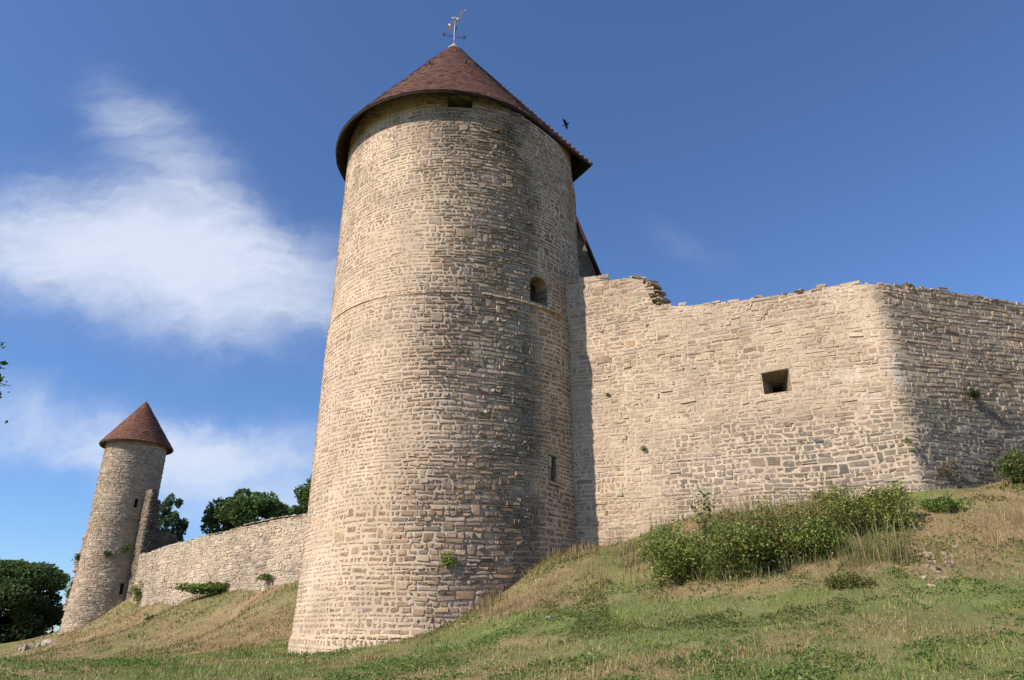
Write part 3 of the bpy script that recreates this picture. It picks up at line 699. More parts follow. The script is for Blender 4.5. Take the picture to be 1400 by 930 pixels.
# ruined wall end showing on the tower's left side
rw = empty('ruined_wall', (FTX - 2.6, FY + 1.6, 2.0), 'sliver of ruined wall with jagged edge behind the left side of the far small tower', 'wall')
r = np.random.default_rng(405); YR = 63.4
pr_ = np.array([[at(px, py, YR)[2], at(px, py, YR)[0]] for (px, py) in ((84, 868), (87, 841), (96, 806), (102, 770), (106, 760), (113, 742), (119, 728), (126, 713))])
z = .6; zt = pr_[-1, 0]
while z < zt:
    hh = r.uniform(.14, .3); xl = np.interp(z, pr_[:, 0], pr_[:, 1]) + r.uniform(-.14, .10)
    ln_ = min(2.2, FTX - 1.3 - xl)
    for q in range(3):
        rocks(mb, np.array([[xl + .2 + r.uniform(-.05, .1), YR + .15 + q * .55, z + hh / 2]]), r.uniform(.42, .6), .5, stone_cols(1, r, .2, .1, .25)[0], int(r.integers(1e6)), rot=0)
    box(mb, (xl + .18 + ln_ / 2, YR + .75, z + hh / 2), (ln_, 1.5, hh), None, stone_cols(1, r, .2, .1, .3)[0], .02)
    z += hh
mb.build('masonry', M_FARSTONE, rw)

# ================================================================== TERRAIN
pts = []
def tower_pt(px, py):
    v = ray(px, py); R = R_LO; a_ = v[0] ** 2 + v[1] ** 2; b_ = -(v[0] * TX + v[1] * TY); c_ = TX ** 2 + TY ** 2 - R * R
    return EYE + v * ((-b_ - math.sqrt(max(0, b_ * b_ - a_ * c_))) / a_)
for q in ((405, 896), (450, 893), (500, 886), (550, 877), (600, 862), (650, 834), (700, 801), (740, 767), (775, 757)): pts.append(tower_pt(*q))
for q in ((795, 755), (815, 752), (860, 740), (930, 712), (1000, 702), (1100, 690), (1180, 680), (1250, 672)): pts.append(at_line(*q, J, dL))
for q in ((1330, 665), (1400, 652), (1500, 640)): pts.append(at_line(*q, KC, dR))
for q in ((190, 829), (225, 823), (262, 816), (300, 810), (337, 805), (375, 800), (412, 796)): pts.append(at_line(*q, F0, fd))
for q in ((-300, 932, 13.5), (-100, 931, 13), (0, 931, 13), (350, 931, 12.5), (700, 931, 12), (1050, 931, 10.8), (1400, 931, 9.8), (1600, 931, 9.5),
          (0, 906, 23), (200, 904, 23), (350, 902, 22.5), (-250, 906, 23), (560, 893, 19), (700, 872, 17), (900, 855, 15.5), (1150, 852, 13.8), (1400, 835, 13), (1600, 825, 13),
          (640, 848, 21.2), (760, 824, 19.8), (900, 812, 18.6), (1150, 797, 16.6), (1400, 790, 15.6), (1600, 780, 15.5), (850, 775, 21.5), (960, 765, 20.5), (1150, 742, 18.8), (1300, 735, 18.2), (1400, 722, 18), (1550, 705, 18),
          (100, 882, 46), (250, 880, 38), (385, 882, 31), (30, 892, 58), (-100, 894, 60), (88, 862, 61), (135, 846, 59.8), (185, 812, 59.8), (320, 846, 42.5), (200, 858, 51)):
    pts.append(at(*q))
pts += [np.array(q, float) for q in ((0, 0, 0), (-8, 2, -.1), (8, 2, .2), (0, 6, .35), (-20, 8, .3), (18, 6, 1.0), (0, -20, -1.5), (-30, 0, -.5), (30, 0, 1.5), (-55, 30, -.5), (-60, 65, 0), (35, 25, 7.5), (40, 12, 4.5),
        (10, 40, 5.5), (-10, 50, 4.5), (-25, 70, 3.5), (0, 75, 4), (30, 45, 6.5), (-45, 75, .5))]
pts = np.array(pts)
def tps(d2): return np.where(d2 > 0, .5 * d2 * np.log(d2 + 1e-12), 0)
A = pts[:, :2]; nP = len(A); D2 = ((A[:, None] - A[None]) ** 2).sum(-1)
K = tps(D2) + np.eye(nP) * .25; Pm = np.c_[np.ones(nP), A]
sol = np.linalg.solve(np.block([[K, Pm], [Pm.T, np.zeros((3, 3))]]), np.r_[pts[:, 2], 0, 0, 0])
def gz(x, y, detail=True):
    x = np.asarray(x, float); y = np.asarray(y, float); sh = x.shape; x, y = x.ravel(), y.ravel(); out = np.empty(len(x))
    for s in range(0, len(x), 20000):
        q = np.c_[x[s:s + 20000], y[s:s + 20000]]; qc = np.c_[np.clip(q[:, 0], -70, 50), np.clip(q[:, 1], -30, 90)]
        d2 = ((qc[:, None] - A[None]) ** 2).sum(-1); z = tps(d2) @ sol[:nP] + sol[nP] + qc @ sol[nP + 1:]
        far = np.hypot(q[:, 0] - qc[:, 0], q[:, 1] - qc[:, 1]); z = np.clip(z, -4, 9) * np.exp(-far / 40) - 6 * (1 - np.exp(-far / 60))
        out[s:s + 20000] = z
    if detail:
        dst = np.hypot(x, y); k = sstep(5, 12, dst) * (1 - .6 * sstep(28, 36, dst))
        out = out + k * (.16 * (fbm(x * .35, y * .35, 0, 301, 3) - .5) + .10 * (fbm(x * 1.4, y * 1.4, 0, 305, 3) - .5))
    return out.reshape(sh)
def bank(x, y):            # 0 on the mown strip at the foot, 1 on the bank
    ft = np.interp(x, [-40, -25, -8, -3, 0, 4, 9, 15], [50, 36, 30, 21.4, 19.2, 17.4, 15.6, 14.4])
    return sstep(-.5, .9, y - ft + 1.2 * (fbm(x * .5, y * .5, 0, 210, 3) - .5))
def green(x, y):           # 1 green, 0 dry straw
    b = bank(x, y); n_ = fbm(x * .33, y * .33, 0, 220, 4); n2 = fbm(x * 1.3, y * 1.3, 0, 225, 3)
    g = .80 - .58 * b + 1.8 * (n_ - .5) + 1.0 * (n2 - .5)
    return np.clip(g, 0, 1)
gx = np.unique(np.r_[-500, -300, -200, -140, -100, -80, np.arange(-66, -28, 1.5), np.arange(-28, 24, .3), np.arange(24, 50, 1.5), 60, 80, 110, 160, 240, 350, 500])
gy = np.unique(np.r_[-500, -250, -120, -60, -30, -15, np.arange(-8, 9, 1.0), np.arange(9, 34, .3), np.arange(34, 90, 1.2), 100, 120, 150, 200, 280, 400, 650, 900])
GX, GY = np.meshgrid(gx, gy, indexing='ij'); GZ = gz(GX, GY); gg = green(GX, GY).ravel()[:, None]
straw, turf = np.array([.235, .165, .085]), np.array([.145, .16, .053])
gc = straw * (1 - gg) + turf * gg
gc = gc * (.75 + .5 * fbm(GX.ravel() * .9, GY.ravel() * .9, 0, 240, 3))[:, None]
i, j = [q.ravel() for q in np.meshgrid(np.arange(len(gx) - 1), np.arange(len(gy) - 1), indexing='ij')]; nv = len(gy)
mb = MB(); mb.add(np.stack([GX, GY, GZ], -1).reshape(-1, 3), np.stack([i * nv + j, (i + 1) * nv + j, (i + 1) * nv + j + 1, i * nv + j + 1], 1), gc)
tag(mb.build('ground', M_GROUND, smooth=True), kind='structure')

def blocked(x, y):
    b = np.hypot(x - TX, y - TY) < R_LO + .12
    b |= np.hypot(x - FTX, y - FY) < FR + .35
    nL = np.array([dL[1], -dL[0]]); 
    if nL[1] > 0: nL = -nL
    sL = (x - J[0]) * nL[0] + (y - J[1]) * nL[1]; nR = np.array([dR[1], -dR[0]]); 
    if nR[1] > 0: nR = -nR
    sR = (x - KC[0]) * nR[0] + (y - KC[1]) * nR[1]
    b |= (np.minimum(sL, 99) < .1) & (sR < .1) & (x > 1.5)
    nF = np.array([fd[1], -fd[0]]); 
    if nF[1] > 0: nF = -nF
    b |= ((x - F0[0]) * nF[0] + (y - F0[1]) * nF[1] < .1) & (x > -36) & (x < 2)
    return b
def blades(name, n, rr, az, colf, hgt, wid, r, dens=None, lean=.5, kind_label=None):
    rad_ = np.sqrt(r.uniform(0, 1, n)) if False else np.exp(r.uniform(math.log(rr[0]), math.log(rr[1]), n)); th = r.uniform(rad(az[0]), rad(az[1]), n)
    x, y = rad_ * np.sin(th), rad_ * np.cos(th)
    k = ~blocked(x, y)
    if dens is not None: k &= r.random(n) < dens(x, y)
    x, y, rad_ = x[k], y[k], rad_[k]; n = len(x); z = gz(x, y) - .01
    sc = np.maximum(1, rad_ / 16)
    h = r.uniform(*hgt, n) * r.lognormal(0, .35, n) * (sc ** .35) * (.45 + 1.2 * sstep(.3, .75, fbm(x * 1.8, y * 1.8, 0, 270, 3))); w = r.uniform(*wid, n) * sc
    a = r.uniform(0, 6.283, n); la = r.uniform(0, 6.283, n); lm = np.abs(r.normal(0, lean, n)) * h
    p0 = np.c_[x, y, z]; wv = np.c_[np.cos(a), np.sin(a), 0 * a] * (w / 2)[:, None]; ld = np.c_[np.cos(la), np.sin(la), 0 * a]
    m_ = p0 + ld * (lm * .35)[:, None] + np.c_[0 * h, 0 * h, h * .6]; t_ = p0 + ld * lm[:, None] + np.c_[0 * h, 0 * h, h * np.clip(1 - .3 * lm / h, .35, 1)]
    V = np.stack([p0 - wv, p0 + wv, m_ + wv * .8, m_ - wv * .8, t_], 1).reshape(-1, 3); b = np.arange(n)[:, None] * 5
    c = colf(x, y, r, n)
    mb = MB(); mb.add(V, [b + np.array([[0, 1, 2, 3]]), b + np.array([[3, 2, 4]])], np.repeat(c, 5, 0))
    o = mb.build(name, M_GRASS); return tag(o, kind_label[0], kind_label[1], kind='stuff')
GREENS = np.array([[.155, .205, .048], [.185, .215, .06], [.12, .18, .042], [.225, .225, .075]])
STRAWS = np.array([[.37, .28, .14], [.43, .34, .18], [.31, .22, .11], [.26, .185, .10], [.33, .275, .125]])
def gcol(x, y, r, n):
    g = green(x, y); pick = r.random(n) < np.clip(g * 1.05, .04, .96)
    c = np.where(pick[:, None], GREENS[r.integers(0, 4, n)], STRAWS[r.integers(0, 5, n)])
    return c * (1 - .22 * bank(x, y))[:, None] * r.uniform(.8, 1.4, (n, 1)) * (.85 + .4 * fbm(x * .7, y * .7, 0, 250, 3))[:, None]
r = np.random.default_rng(501)
blades('short_grass', 245000, (8.0, 34), (-46, 52), gcol, (.03, .075), (.008, .016), r, kind_label=('short patchy green and straw coloured grass on the foreground slope', 'grass'))
blades('far_grass', 105000, (30, 72), (-46, -8), gcol, (.03, .08), (.010, .018), r, kind_label=('sunlit dry grass on the bank below the far curtain wall', 'grass'))
tall = lambda x, y: bank(x, y) * sstep(.42, .62, fbm(x * .5, y * .5, 0, 260, 3)) * (x > -1) 
def dcol(x, y, r, n): return STRAWS[r.integers(0, 5, n)] * r.uniform(.6, 1.1, (n, 1))
blades('tall_dry_grass', 78000, (13, 30), (-6, 52), dcol, (.14, .30), (.006, .012), r, tall, .45, ('tall dry straw grass on the bank below the rampart', 'grass'))
def lcol(x, y, r, n): return STRAWS[r.integers(0, 5, n)] * r.uniform(.9, 1.35, (n, 1))
lit = lambda x, y: sstep(.40, .62, fbm(x * .6, y * .9, 0, 264, 4))
blades('straw_litter', 56000, (8.0, 30), (-46, 52), lcol, (.035, .07), (.007, .013), r, lit, 2.6, ('pale dry straw lying scattered in the turf', 'straw'))
thick = lambda x, y: sstep(21.9, 21.3, y + .404 * (x - 2.15) - 3.6) * sstep(17.6, 19.0, y + .40 * (x - 2.15) - 1.2) * .5 * (x > 4.4) * sstep(10.6, 8.8, x) * (.25 + .75 * sstep(.42, .6, fbm(x * .8, y * .8, 0, 262, 3)))
def tcol(x, y, r, n): return np.where((r.random(n) < .45)[:, None], GREENS[r.integers(0, 4, n)], STRAWS[r.integers(0, 5, n)]) * r.uniform(.6, 1.1, (n, 1))
blades('tall_weed_stalks', 60000, (15, 26), (5, 34), tcol, (.22, .58), (.007, .013), r, thick, .35, ('tall green and straw coloured weed stalks between the bushes under the rampart', 'weeds'))
foot = lambda x, y: np.maximum(sstep(R_LO + .8, R_LO + .15, np.hypot(x - TX, y - TY)), 0) * (.3 + .7 * sstep(.4, .6, fbm(x * .9, y * .9, 0, 263, 3))) * (y < 28)
blades('wall_foot_grass', 60000, (19, 30), (-18, 8), tcol, (.05, .14), (.008, .014), r, foot, .5, ('ragged grass growing close round the foot of the big tower', 'grass'))
# low leafy weeds creeping through the turf
def leafquads(C, size, r, cols, up=.4):
    n = len(C); nrm = r.normal(0, 1, (n, 3)); nrm[:, 2] = np.abs(nrm[:, 2]) + up; nrm /= np.linalg.norm(nrm, axis=1)[:, None]
    t = np.cross(nrm, r.normal(0, 1, (n, 3))); t /= np.linalg.norm(t, axis=1)[:, None]; b = np.cross(nrm, t)
    s = np.broadcast_to(size, n) * r.uniform(.6, 1.3, n); s = s[:, None]
    V = np.stack([C - t * s * .5, C + b * s * .30 - t * s * .08, C + t * s * .5 - nrm * s * .12, C - b * s * .30 - t * s * .08], 1).reshape(-1, 3)
    F = np.arange(n)[:, None] * 4 + np.array([[0, 1, 2, 3]])
    return V, F, np.repeat(cols, 4, 0)
def weeds(name, n, rr, az, thr, seed, size, label, cols, hmax=.12):
    r = np.random.default_rng(seed); R_ = np.exp(r.uniform(math.log(rr[0]), math.log(rr[1]), n)); th = r.uniform(rad(az[0]), rad(az[1]), n)
    x, y = R_ * np.sin(th), R_ * np.cos(th); m = fbm(x * .55, y * .55, 0, seed, 4) + .5 * (fbm(x * 2, y * 2, 0, seed + 5, 2) - .5)
    k = (m > thr) & ~blocked(x, y); x, y, m, R_ = x[k], y[k], m[k], R_[k]; n = len(x)
    z = gz(x, y) + r.uniform(.01, hmax, n) * np.clip((m - thr) * 9, .25, 1.3)
    V, F, C = leafquads(np.c_[x, y, z], size * np.maximum(1, R_ / 16), r, cols[r.integers(0, len(cols), n)] * r.uniform(.65, 1.3, (n, 1)), .7)
    mb = MB(); mb.add(V, F, C); tag(mb.build(name, M_LEAF), label, 'ground cover', kind='stuff')
WEED = np.array([[.11, .195, .036], [.09, .165, .032], [.135, .21, .045], [.17, .23, .065]])
weeds('leafy_ground_cover', 155000, (8.5, 26), (-46, 52), .60, 611, .055, 'low bright green leafy weeds in patches through the turf', WEED)
weeds('creeping_bramble_cover', 75000, (15, 27), (2, 52), .605, 621, .05, 'darker trailing weeds scattered over the bank', np.array([[.11, .16, .04], [.14, .17, .05], [.17, .15, .06], [.21, .165, .075]]), .14)

# ================================================================== TREES AND SHRUBS
def crown_points(n, c, rx, ry, rz, r, clumps=40, cl=.34, hollow=.35):
    d = r.normal(0, 1, (clumps, 3)); d /= np.linalg.norm(d, axis=1)[:, None]
    rr = r.uniform(hollow, 1.0, clumps) ** .6
    cc = d * rr[:, None]; cs = r.uniform(.6, 1.25, clumps) * cl
    k = r.integers(0, clumps, n); q = r.normal(0, 1, (n, 3)); q /= np.linalg.norm(q, axis=1)[:, None]
    p = cc[k] + q * (cs[k] * r.uniform(.35, 1.0, n) ** .5)[:, None] * np.array([1, 1, .72])
    tone = .7 + .6 * r.random(clumps)
    return np.asarray(c) + p * np.array([rx, ry, rz]), tone[k], np.asarray(c) + cc * np.array([rx, ry, rz])
def tree(name, label, cat, base, c, rx, ry, rz, n, leaf, cols, seed, tr=.25, group=None, clumps=40, cl=.34):
    r = np.random.default_rng(seed); root = empty(name, base, label, cat, group)
    P_, tone, cc = crown_points(n, c, rx, ry, rz, r, clumps, cl)
    V, F, C = leafquads(P_, leaf, r, cols[r.integers(0, len(cols), n)] * (tone * r.uniform(.75, 1.25, n))[:, None], .25)
    mb = MB(); mb.add(V, F, C); mb.build('crown', M_LEAF, root)
    mb = MB(); base = np.asarray(base, float); c = np.asarray(c, float); top = c + [0, 0, rz * .45]
    q = [base + (top - base) * t + r.normal(0, .06 * rx, 3) * [1, 1, 0] * (t > 0) for t in np.linspace(0, 1, 6)]
    tube(mb, q, tr * np.array([1.25, 1, .85, .65, .4, .15]), 8, (.10, .08, .06))
    for k in r.choice(len(cc), min(14, len(cc)), replace=False):
        s = q[r.integers(2, 5)]; m = (s + cc[k]) / 2 + [0, 0, -.06 * rz]
        tube(mb, [s, m, cc[k]], [tr * .4, tr * .22, tr * .07], 5, (.10, .08, .06))
    mb.build('trunk', M_BARK, root); return root
DARK = 1.15 * np.array([[.048, .080, .023], [.038, .066, .020], [.062, .098, .029], [.080, .110, .033]])
MID = np.array([[.075, .13, .032], [.06, .11, .028], [.095, .15, .04], [.12, .17, .05]])
BLUE = np.array([[.065, .125, .06], [.085, .15, .075], [.05, .10, .048], [.12, .185, .10]])
def tree_px(name, label, x0, y0, x1, y1, Y, n, leaf, cols, seed, gb=None, **kw):
    a_, b_ = at(x0, (y0 + y1) / 2, Y), at(x1, (y0 + y1) / 2, Y); t_ = at((x0 + x1) / 2, y0, Y); bt = at((x0 + x1) / 2, y1, Y)
    c = np.array([(a_[0] + b_[0]) / 2, Y, (t_[2] + bt[2]) / 2]); rx = (b_[0] - a_[0]) / 2; rz = (t_[2] - bt[2]) / 2
    zb = float(gz(np.array([c[0]]), np.array([Y]), False)[0]) if gb is None else gb
    return tree(name, label, 'tree', (c[0], Y, zb - .1), c, rx * .86, rx * .86, rz * .88, n, leaf, cols, seed, **kw)
tree_px('dark_broadleaf_tree', 'large dark green tree at the left edge of the field, left of the far tower', -95, 756, 92, 915, 70, 52000, .34, DARK, 701, clumps=110, cl=.30, tr=.4)
tree_px('small_distant_tree', 'small thin tree between the large dark tree and the far tower', 84, 786, 110, 890, 80, 5200, .3, DARK * 1.2, 702, tr=.12, clumps=26)
tree_px('loose_leaved_tree', 'loose blue green tree rising right beside the far small tower', 196, 672, 258, 790, 72, 7000, .32, BLUE, 703, clumps=46, cl=.24, tr=.16)
tree_px('rounded_dark_tree', 'rounded dark green tree behind the middle of the curtain wall', 282, 662, 400, 772, 66, 22000, .34, DARK * 1.7, 704, clumps=70, tr=.3)
tree_px('bright_green_tree', 'brighter green tree peeping out just left of the big tower', 392, 648, 480, 770, 70, 18000, .34, MID, 705, clumps=60, tr=.3)
def shrub(name, label, c, rx, ry, rz, n, leaf, cols, seed, cat='bush', group=None, stems=10, clumps=22, cl=.36, sticky=0.0, shoots=48):
    r = np.random.default_rng(seed); c = np.asarray(c, float); root = empty(name, (c[0], c[1], c[2] - rz), label, cat, group)
    wp = name == 'wall_plant'; S3 = np.array([rx, ry, rz])
    nc = clumps if cat != 'bush' else 70
    q = r.normal(0, 1, (nc, 3)); q /= np.linalg.norm(q, axis=1)[:, None]; cc = c + q * (r.uniform(.1, 1.0, nc) ** .5)[:, None] * S3 * .92
    k = r.integers(0, nc, n); P_ = cc[k] + np.clip(r.normal(0, 1, (n, 3)), -1.9, 1.9) * S3 * (.15 if cat == 'bush' else .3); tone = r.uniform(.6, 1.4, nc)[k]; hue = r.integers(0, len(cols), nc)[k]
    sh = [];
    for _ in range(shoots if cat == 'bush' else 0):      # upright and arching shoots break the outline
        b = cc[r.integers(0, nc)]; dr = np.array([r.normal(0, .5), r.normal(-.1, .5), r.uniform(.3, 1.2)]); ln = r.uniform(.35, .8) * min(rz * 1.1, .9)
        t = np.linspace(.1, 1, 11); arc = b + dr / np.linalg.norm(dr) * (t * ln)[:, None] + np.c_[t * 0, t * 0, -.35 * ln * t ** 2]; sh.append(arc)
    if sh:
        A2 = np.concatenate(sh); A2 = np.repeat(A2, 2, 0) + r.normal(0, .025 + leaf * .25, (len(A2) * 2, 3)); P_ = np.r_[P_, A2]; tone = np.r_[tone, r.uniform(.9, 1.35, len(A2))]; hue = np.r_[hue, r.integers(0, len(cols), len(A2))]
    if not wp:
        zg = gz(P_[:, 0], P_[:, 1], False); k_ = (P_[:, 2] > zg - .02) & ~blocked(P_[:, 0], P_[:, 1]); P_, tone, hue = P_[k_], tone[k_], hue[k_]
    m = len(P_); mixh = np.where(r.random(m) < .6, hue, r.integers(0, len(cols), m))
    V, F, C = leafquads(P_, leaf, r, cols[mixh] * (tone * r.uniform(.7, 1.3, m))[:, None], .35)
    mb = MB(); mb.add(V, F, C); mb.build('foliage', M_LEAF, root)
    mb = MB()
    for arc in sh[::2]: tube(mb, arc[::3], [.006, .005, .004, .003][:len(arc[::3])], 4, (.17, .13, .06))
    for k in range(stems):
        e = cc[r.integers(0, len(cc))] + r.normal(0, .1, 3) * S3 + [0, 0, sticky * rz * r.random()]; b = np.array([c[0] + r.uniform(-.6, .6) * rx, c[1] + r.uniform(-.6, .6) * ry, 0]); b[2] = float(gz(b[:1], b[1:2], False)[0]) - .05
        if wp: b = c + [0, .12, -.05]
        tube(mb, [b, (b + e) / 2 + [0, 0, .12 * rz], e], [.012, .009, .004], 4, (.20, .15, .08))
    mb.build('stems', M_BARK, root); return root
BUSH = 1.15 * np.array([[.115, .175, .04], [.15, .20, .048], [.085, .135, .034], [.20, .22, .062]])
YEL = 1.12 * np.array([[.21, .235, .055], [.165, .20, .048], [.27, .26, .075], [.12, .155, .04]])
BRN = np.array([[.24, .165, .075], [.18, .15, .055], [.13, .14, .045], [.30, .205, .10]])
def on_ground(px, py, lo_, hi_):           # where the sight line first meets the ground
    Y = np.linspace(lo_, hi_, 400); q = EYE + ray(px, py) * Y[:, None]; b = np.nonzero(q[:, 2] < gz(q[:, 0], q[:, 1]))[0]
    qq = q[b[0]] if len(b) else q[-1]
    return np.array([qq[0], qq[1], float(gz(qq[:1], qq[1:2])[0])])
def bush_px(name, label, x0, y0, x1, y1, Y, n, leaf, cols, seed, ry=.7, **kw):
    if Y < 25 and n > 3000: cols = np.r_[cols, YEL[:3]]; n = int(n * .85)
    g = on_ground((x0 + x1) / 2, y1, 10, Y + 6); Yc = min(g[1] + ry * .75, Y + .6) if Y < 30 else Y
    a_, b_ = at(x0, (y0 + y1) / 2, Yc), at(x1, (y0 + y1) / 2, Yc); t_ = at((x0 + x1) / 2, y0, Yc)[2]
    xc = (a_[0] + b_[0]) / 2; zb = float(gz(np.array([xc]), np.array([Yc]), False)[0]) if Y >= 30 else g[2]
    return shrub(name, label, (xc, Yc, (t_ + zb) / 2), (b_[0] - a_[0]) / 2 * 1.02, ry * 1.15, max(.1, (t_ - zb) / 2 * 1.02), int(n * .95), leaf, cols, seed, **kw)
G1 = 'bushes growing along the foot of the rampart'
bush_px('bramble_bush', 'leftmost dark green bramble bush on the bank under the rampart', 866, 722, 972, 806, 21.3, 5200, .085, BUSH, 801, ry=.8, group=G1)
bush_px('bramble_bush', 'deep green bramble bush in the middle of the thicket below the wall', 945, 706, 1075, 800, 20.7, 6500, .085, BUSH * .9, 802, ry=.8, group=G1)
bush_px('dry_bush', 'brown half dry bush between the two green bramble thickets', 1030, 692, 1130, 760, 20.6, 3600, .07, BRN, 803, ry=.6, group=G1, stems=60, sticky=.6)
bush_px('leafy_bush', 'yellow green leafy bush with dark hollow below the loophole', 1092, 672, 1190, 745, 20.1, 5200, .08, YEL, 804, ry=.7, group=G1)
bush_px('leafy_bush', 'rightmost yellow green leafy bush in front of the wall corner', 1165, 664, 1256, 732, 19.7, 4800, .08, YEL, 805, ry=.7, group=G1)
bush_px('bramble_bush', 'low brownish bramble clump hanging over the lower edge of the bank', 1120, 786, 1195, 808, 17.0, 900, .055, np.r_[BUSH * .8, BRN], 806, ry=.4, group=G1)
bush_px('low_shrub', 'low green shrub on the bank right of the thicket', 1262, 680, 1318, 706, 19.6, 1800, .07, BUSH, 807, ry=.5)
bush_px('low_shrub', 'olive shrub against the rampart at the right edge of the picture', 1362, 615, 1425, 668, 22.2, 2200, .07, BUSH * .8, 808, ry=.4)
bush_px('tall_weed', 'tall thin weed with a few dark leaves sticking up above the left bramble', 944, 668, 976, 735, 21.6, 170, .13, BUSH * .7, 809, ry=.25, cat='weed', stems=8, clumps=9, cl=.3)
bush_px('tall_weed', 'spindly weed with small leaves right of the tall dark leaved one', 985, 695, 1012, 740, 21.3, 130, .09, BUSH, 810, ry=.25, cat='weed', stems=8, clumps=9, cl=.3)
bush_px('long_low_bush', 'long low green bush at the foot of the curtain wall', 238, 796, 350, 826, 47.5, 5200, .16, BUSH * .9, 811, ry=.9)
bush_px('low_shrub', 'low green shrub at the curtain wall foot nearest the big tower', 350, 784, 416, 810, 43.5, 2200, .15, BUSH * .9, 812, ry=.7)
bush_px('small_dark_shrub', 'small dark shrub alone on the dry slope under the curtain wall', 197, 843, 226, 861, 50, 700, .15, DARK * 1.3, 813, ry=.5)
bush_px('yellow_shrub', 'thin yellowish shrub in the angle of far tower and curtain wall', 178, 795, 200, 828, 57.0, 420, .14, YEL, 814, ry=.3)
bush_px('bramble_bush', 'tangled green and brown bramble filling the gap left of the yellow green bushes', 1015, 688, 1115, 782, 20.6, 5200, .075, np.r_[BUSH, BRN[:2]], 815, ry=.7, group=G1, stems=30, sticky=.5)
bush_px('leafy_bush', 'lowest bright green leafy bush below the yellow green pair', 1060, 708, 1160, 772, 19.8, 4200, .075, BUSH * 1.1, 816, ry=.6, group=G1)
G2 = 'plants rooted in the masonry'
def wall_plant(label, px, py, P_, s, n, leaf, cols, seed): return shrub('wall_plant', label, P_, s, s * .7, s * .8, n, leaf, cols, seed, cat='plant', group=G2, stems=6, clumps=8, cl=.45)
p = tower_pt(613, 768); wall_plant('green tuft growing low on the front of the big tower', 0, 0, p + [0, -.12, .05], .25, 260, .09, BUSH * 1.2, 820)
p = at_line(880, 614, J, dL); wall_plant('tiny green tuft on the sunlit wall above the left bramble', 0, 0, p + [-.03, -.08, 0], .10, 70, .06, BUSH, 821)
p = at_line(1236, 604, KC, dR); wall_plant('small yellow green tuft at the rampart corner', 0, 0, p + [0, -.14, 0], .16, 120, .06, YEL, 822)
p = at_line(1326, 540, KC, dR); wall_plant('dark bushy plant sprouting high on the shaded right face of the rampart', 0, 0, p + [0, -.2, 0], .23, 480, .06, DARK * .6, 823)
p = at_line(1290, 640, KC, dR); wall_plant('olive plant on the dark lower right face of the rampart', 0, 0, p + [0, -.18, 0], .28, 260, .06, BRN * .7, 824)
p = at_line(830, 537, J, dL); wall_plant('thin hanging yellow green sprig near the shadow edge on the rampart', 0, 0, p + [0, -.06, -.05], .10, 50, .07, YEL, 825)
for (lab, x, y, s, k) in (('small green tuft left on the far small tower', 148, 758, .34, 826), ('leafy green tuft right of centre on the far small tower', 172, 750, .5, 827)):
    u_, z_ = f_uz(x, y); q = ft_surf(np.array([u_]), np.array([z_]), np.array([.25]))[0]; wall_plant(lab, 0, 0, q, s, 220, .14, MID, k)
for (lab, x, y, s, k) in (('dark plant on the jagged upper edge of the ruined wall', 108, 760, .42, 828), ('dark ivy hanging on the lower part of the ruined wall', 100, 802, .8, 829)):
    q = at(x, y, 63.2); wall_plant(lab, 0, 0, q, s, 300, .17, DARK * 1.2, k)

# overhanging branch of a young tree standing just outside the left edge
r = np.random.default_rng(901); tb = np.array([-7.4, 6.6, float(gz(np.array([-7.4]), np.array([6.6]))[0]) - .05])
yt = empty('young_tree', tb, 'leafy twig tips of a young tree hanging in at the left edge against the sky', 'tree')
mb = MB(); top = tb + [.15, .1, 4.6]; q = [tb + (top - tb) * t + r.normal(0, .05, 3) for t in np.linspace(0, 1, 6)]
tube(mb, q, [.09, .08, .07, .055, .04, .015], 8, (.10, .08, .06))
tips = [at(8, 469, 7.0), at(2, 497, 7.0), at(14, 528, 7.0), at(2, 536, 7.0)]
ends = []
for k in range(26):
    e = top + r.normal(0, 1, 3) * [.55, .55, .5] + [-.3, 0, -.5]; s = q[r.integers(3, 6)]; tube(mb, [s, (s + e) / 2 + [0, 0, .1], e], [.02, .012, .004], 5, (.09, .07, .05)); ends.append(e)
for tp in tips:
    s = q[4]; tube(mb, [s, (s + tp) / 2 + [0, 0, .18], tp], [.018, .010, .003], 5, (.07, .055, .04))
mb.build('trunk', M_BARK, yt)
def px_x(P_):
    v = P_ - EYE; return IMG_W / 2 + F_PX * v[:, 0] / (v @ _fw)
LP = np.concatenate([e + r.normal(0, 1, (150, 3)) * [.26, .26, .22] for e in ends] + [q[4] + (e - q[4]) * r.uniform(.4, 1, (40, 1)) + r.normal(0, .1, (40, 3)) for e in ends]); LP = LP[px_x(LP) < -4]
near = [at(x_, y_, 7.0) for (x_, y_) in zip(r.normal(-9, 9, 110), r.normal(512, 26, 110)) if x_ < 9] + [at(x, y, 7.0) for (x, y) in ((2, 497), (0, 503), (1, 538), (12, 536), (6, 528), (-4, 530), (-6, 540), (-8, 500), (-10, 470), (17, 532), (9, 522), (3, 520), (-3, 524))]
sz = np.r_[np.full(len(LP) + len(near) - 13, .07), .07, .06, .055, .06, .025, .06, .06, .07, .06, .025, .022, .03, .03]
LP = np.r_[LP, np.array(near)]
V, F, C = leafquads(LP, sz, r, MID[r.integers(0, 4, len(LP))] * .7, .1)
mb = MB(); mb.add(V, F, C); mb.build('foliage', M_LEAF, yt)

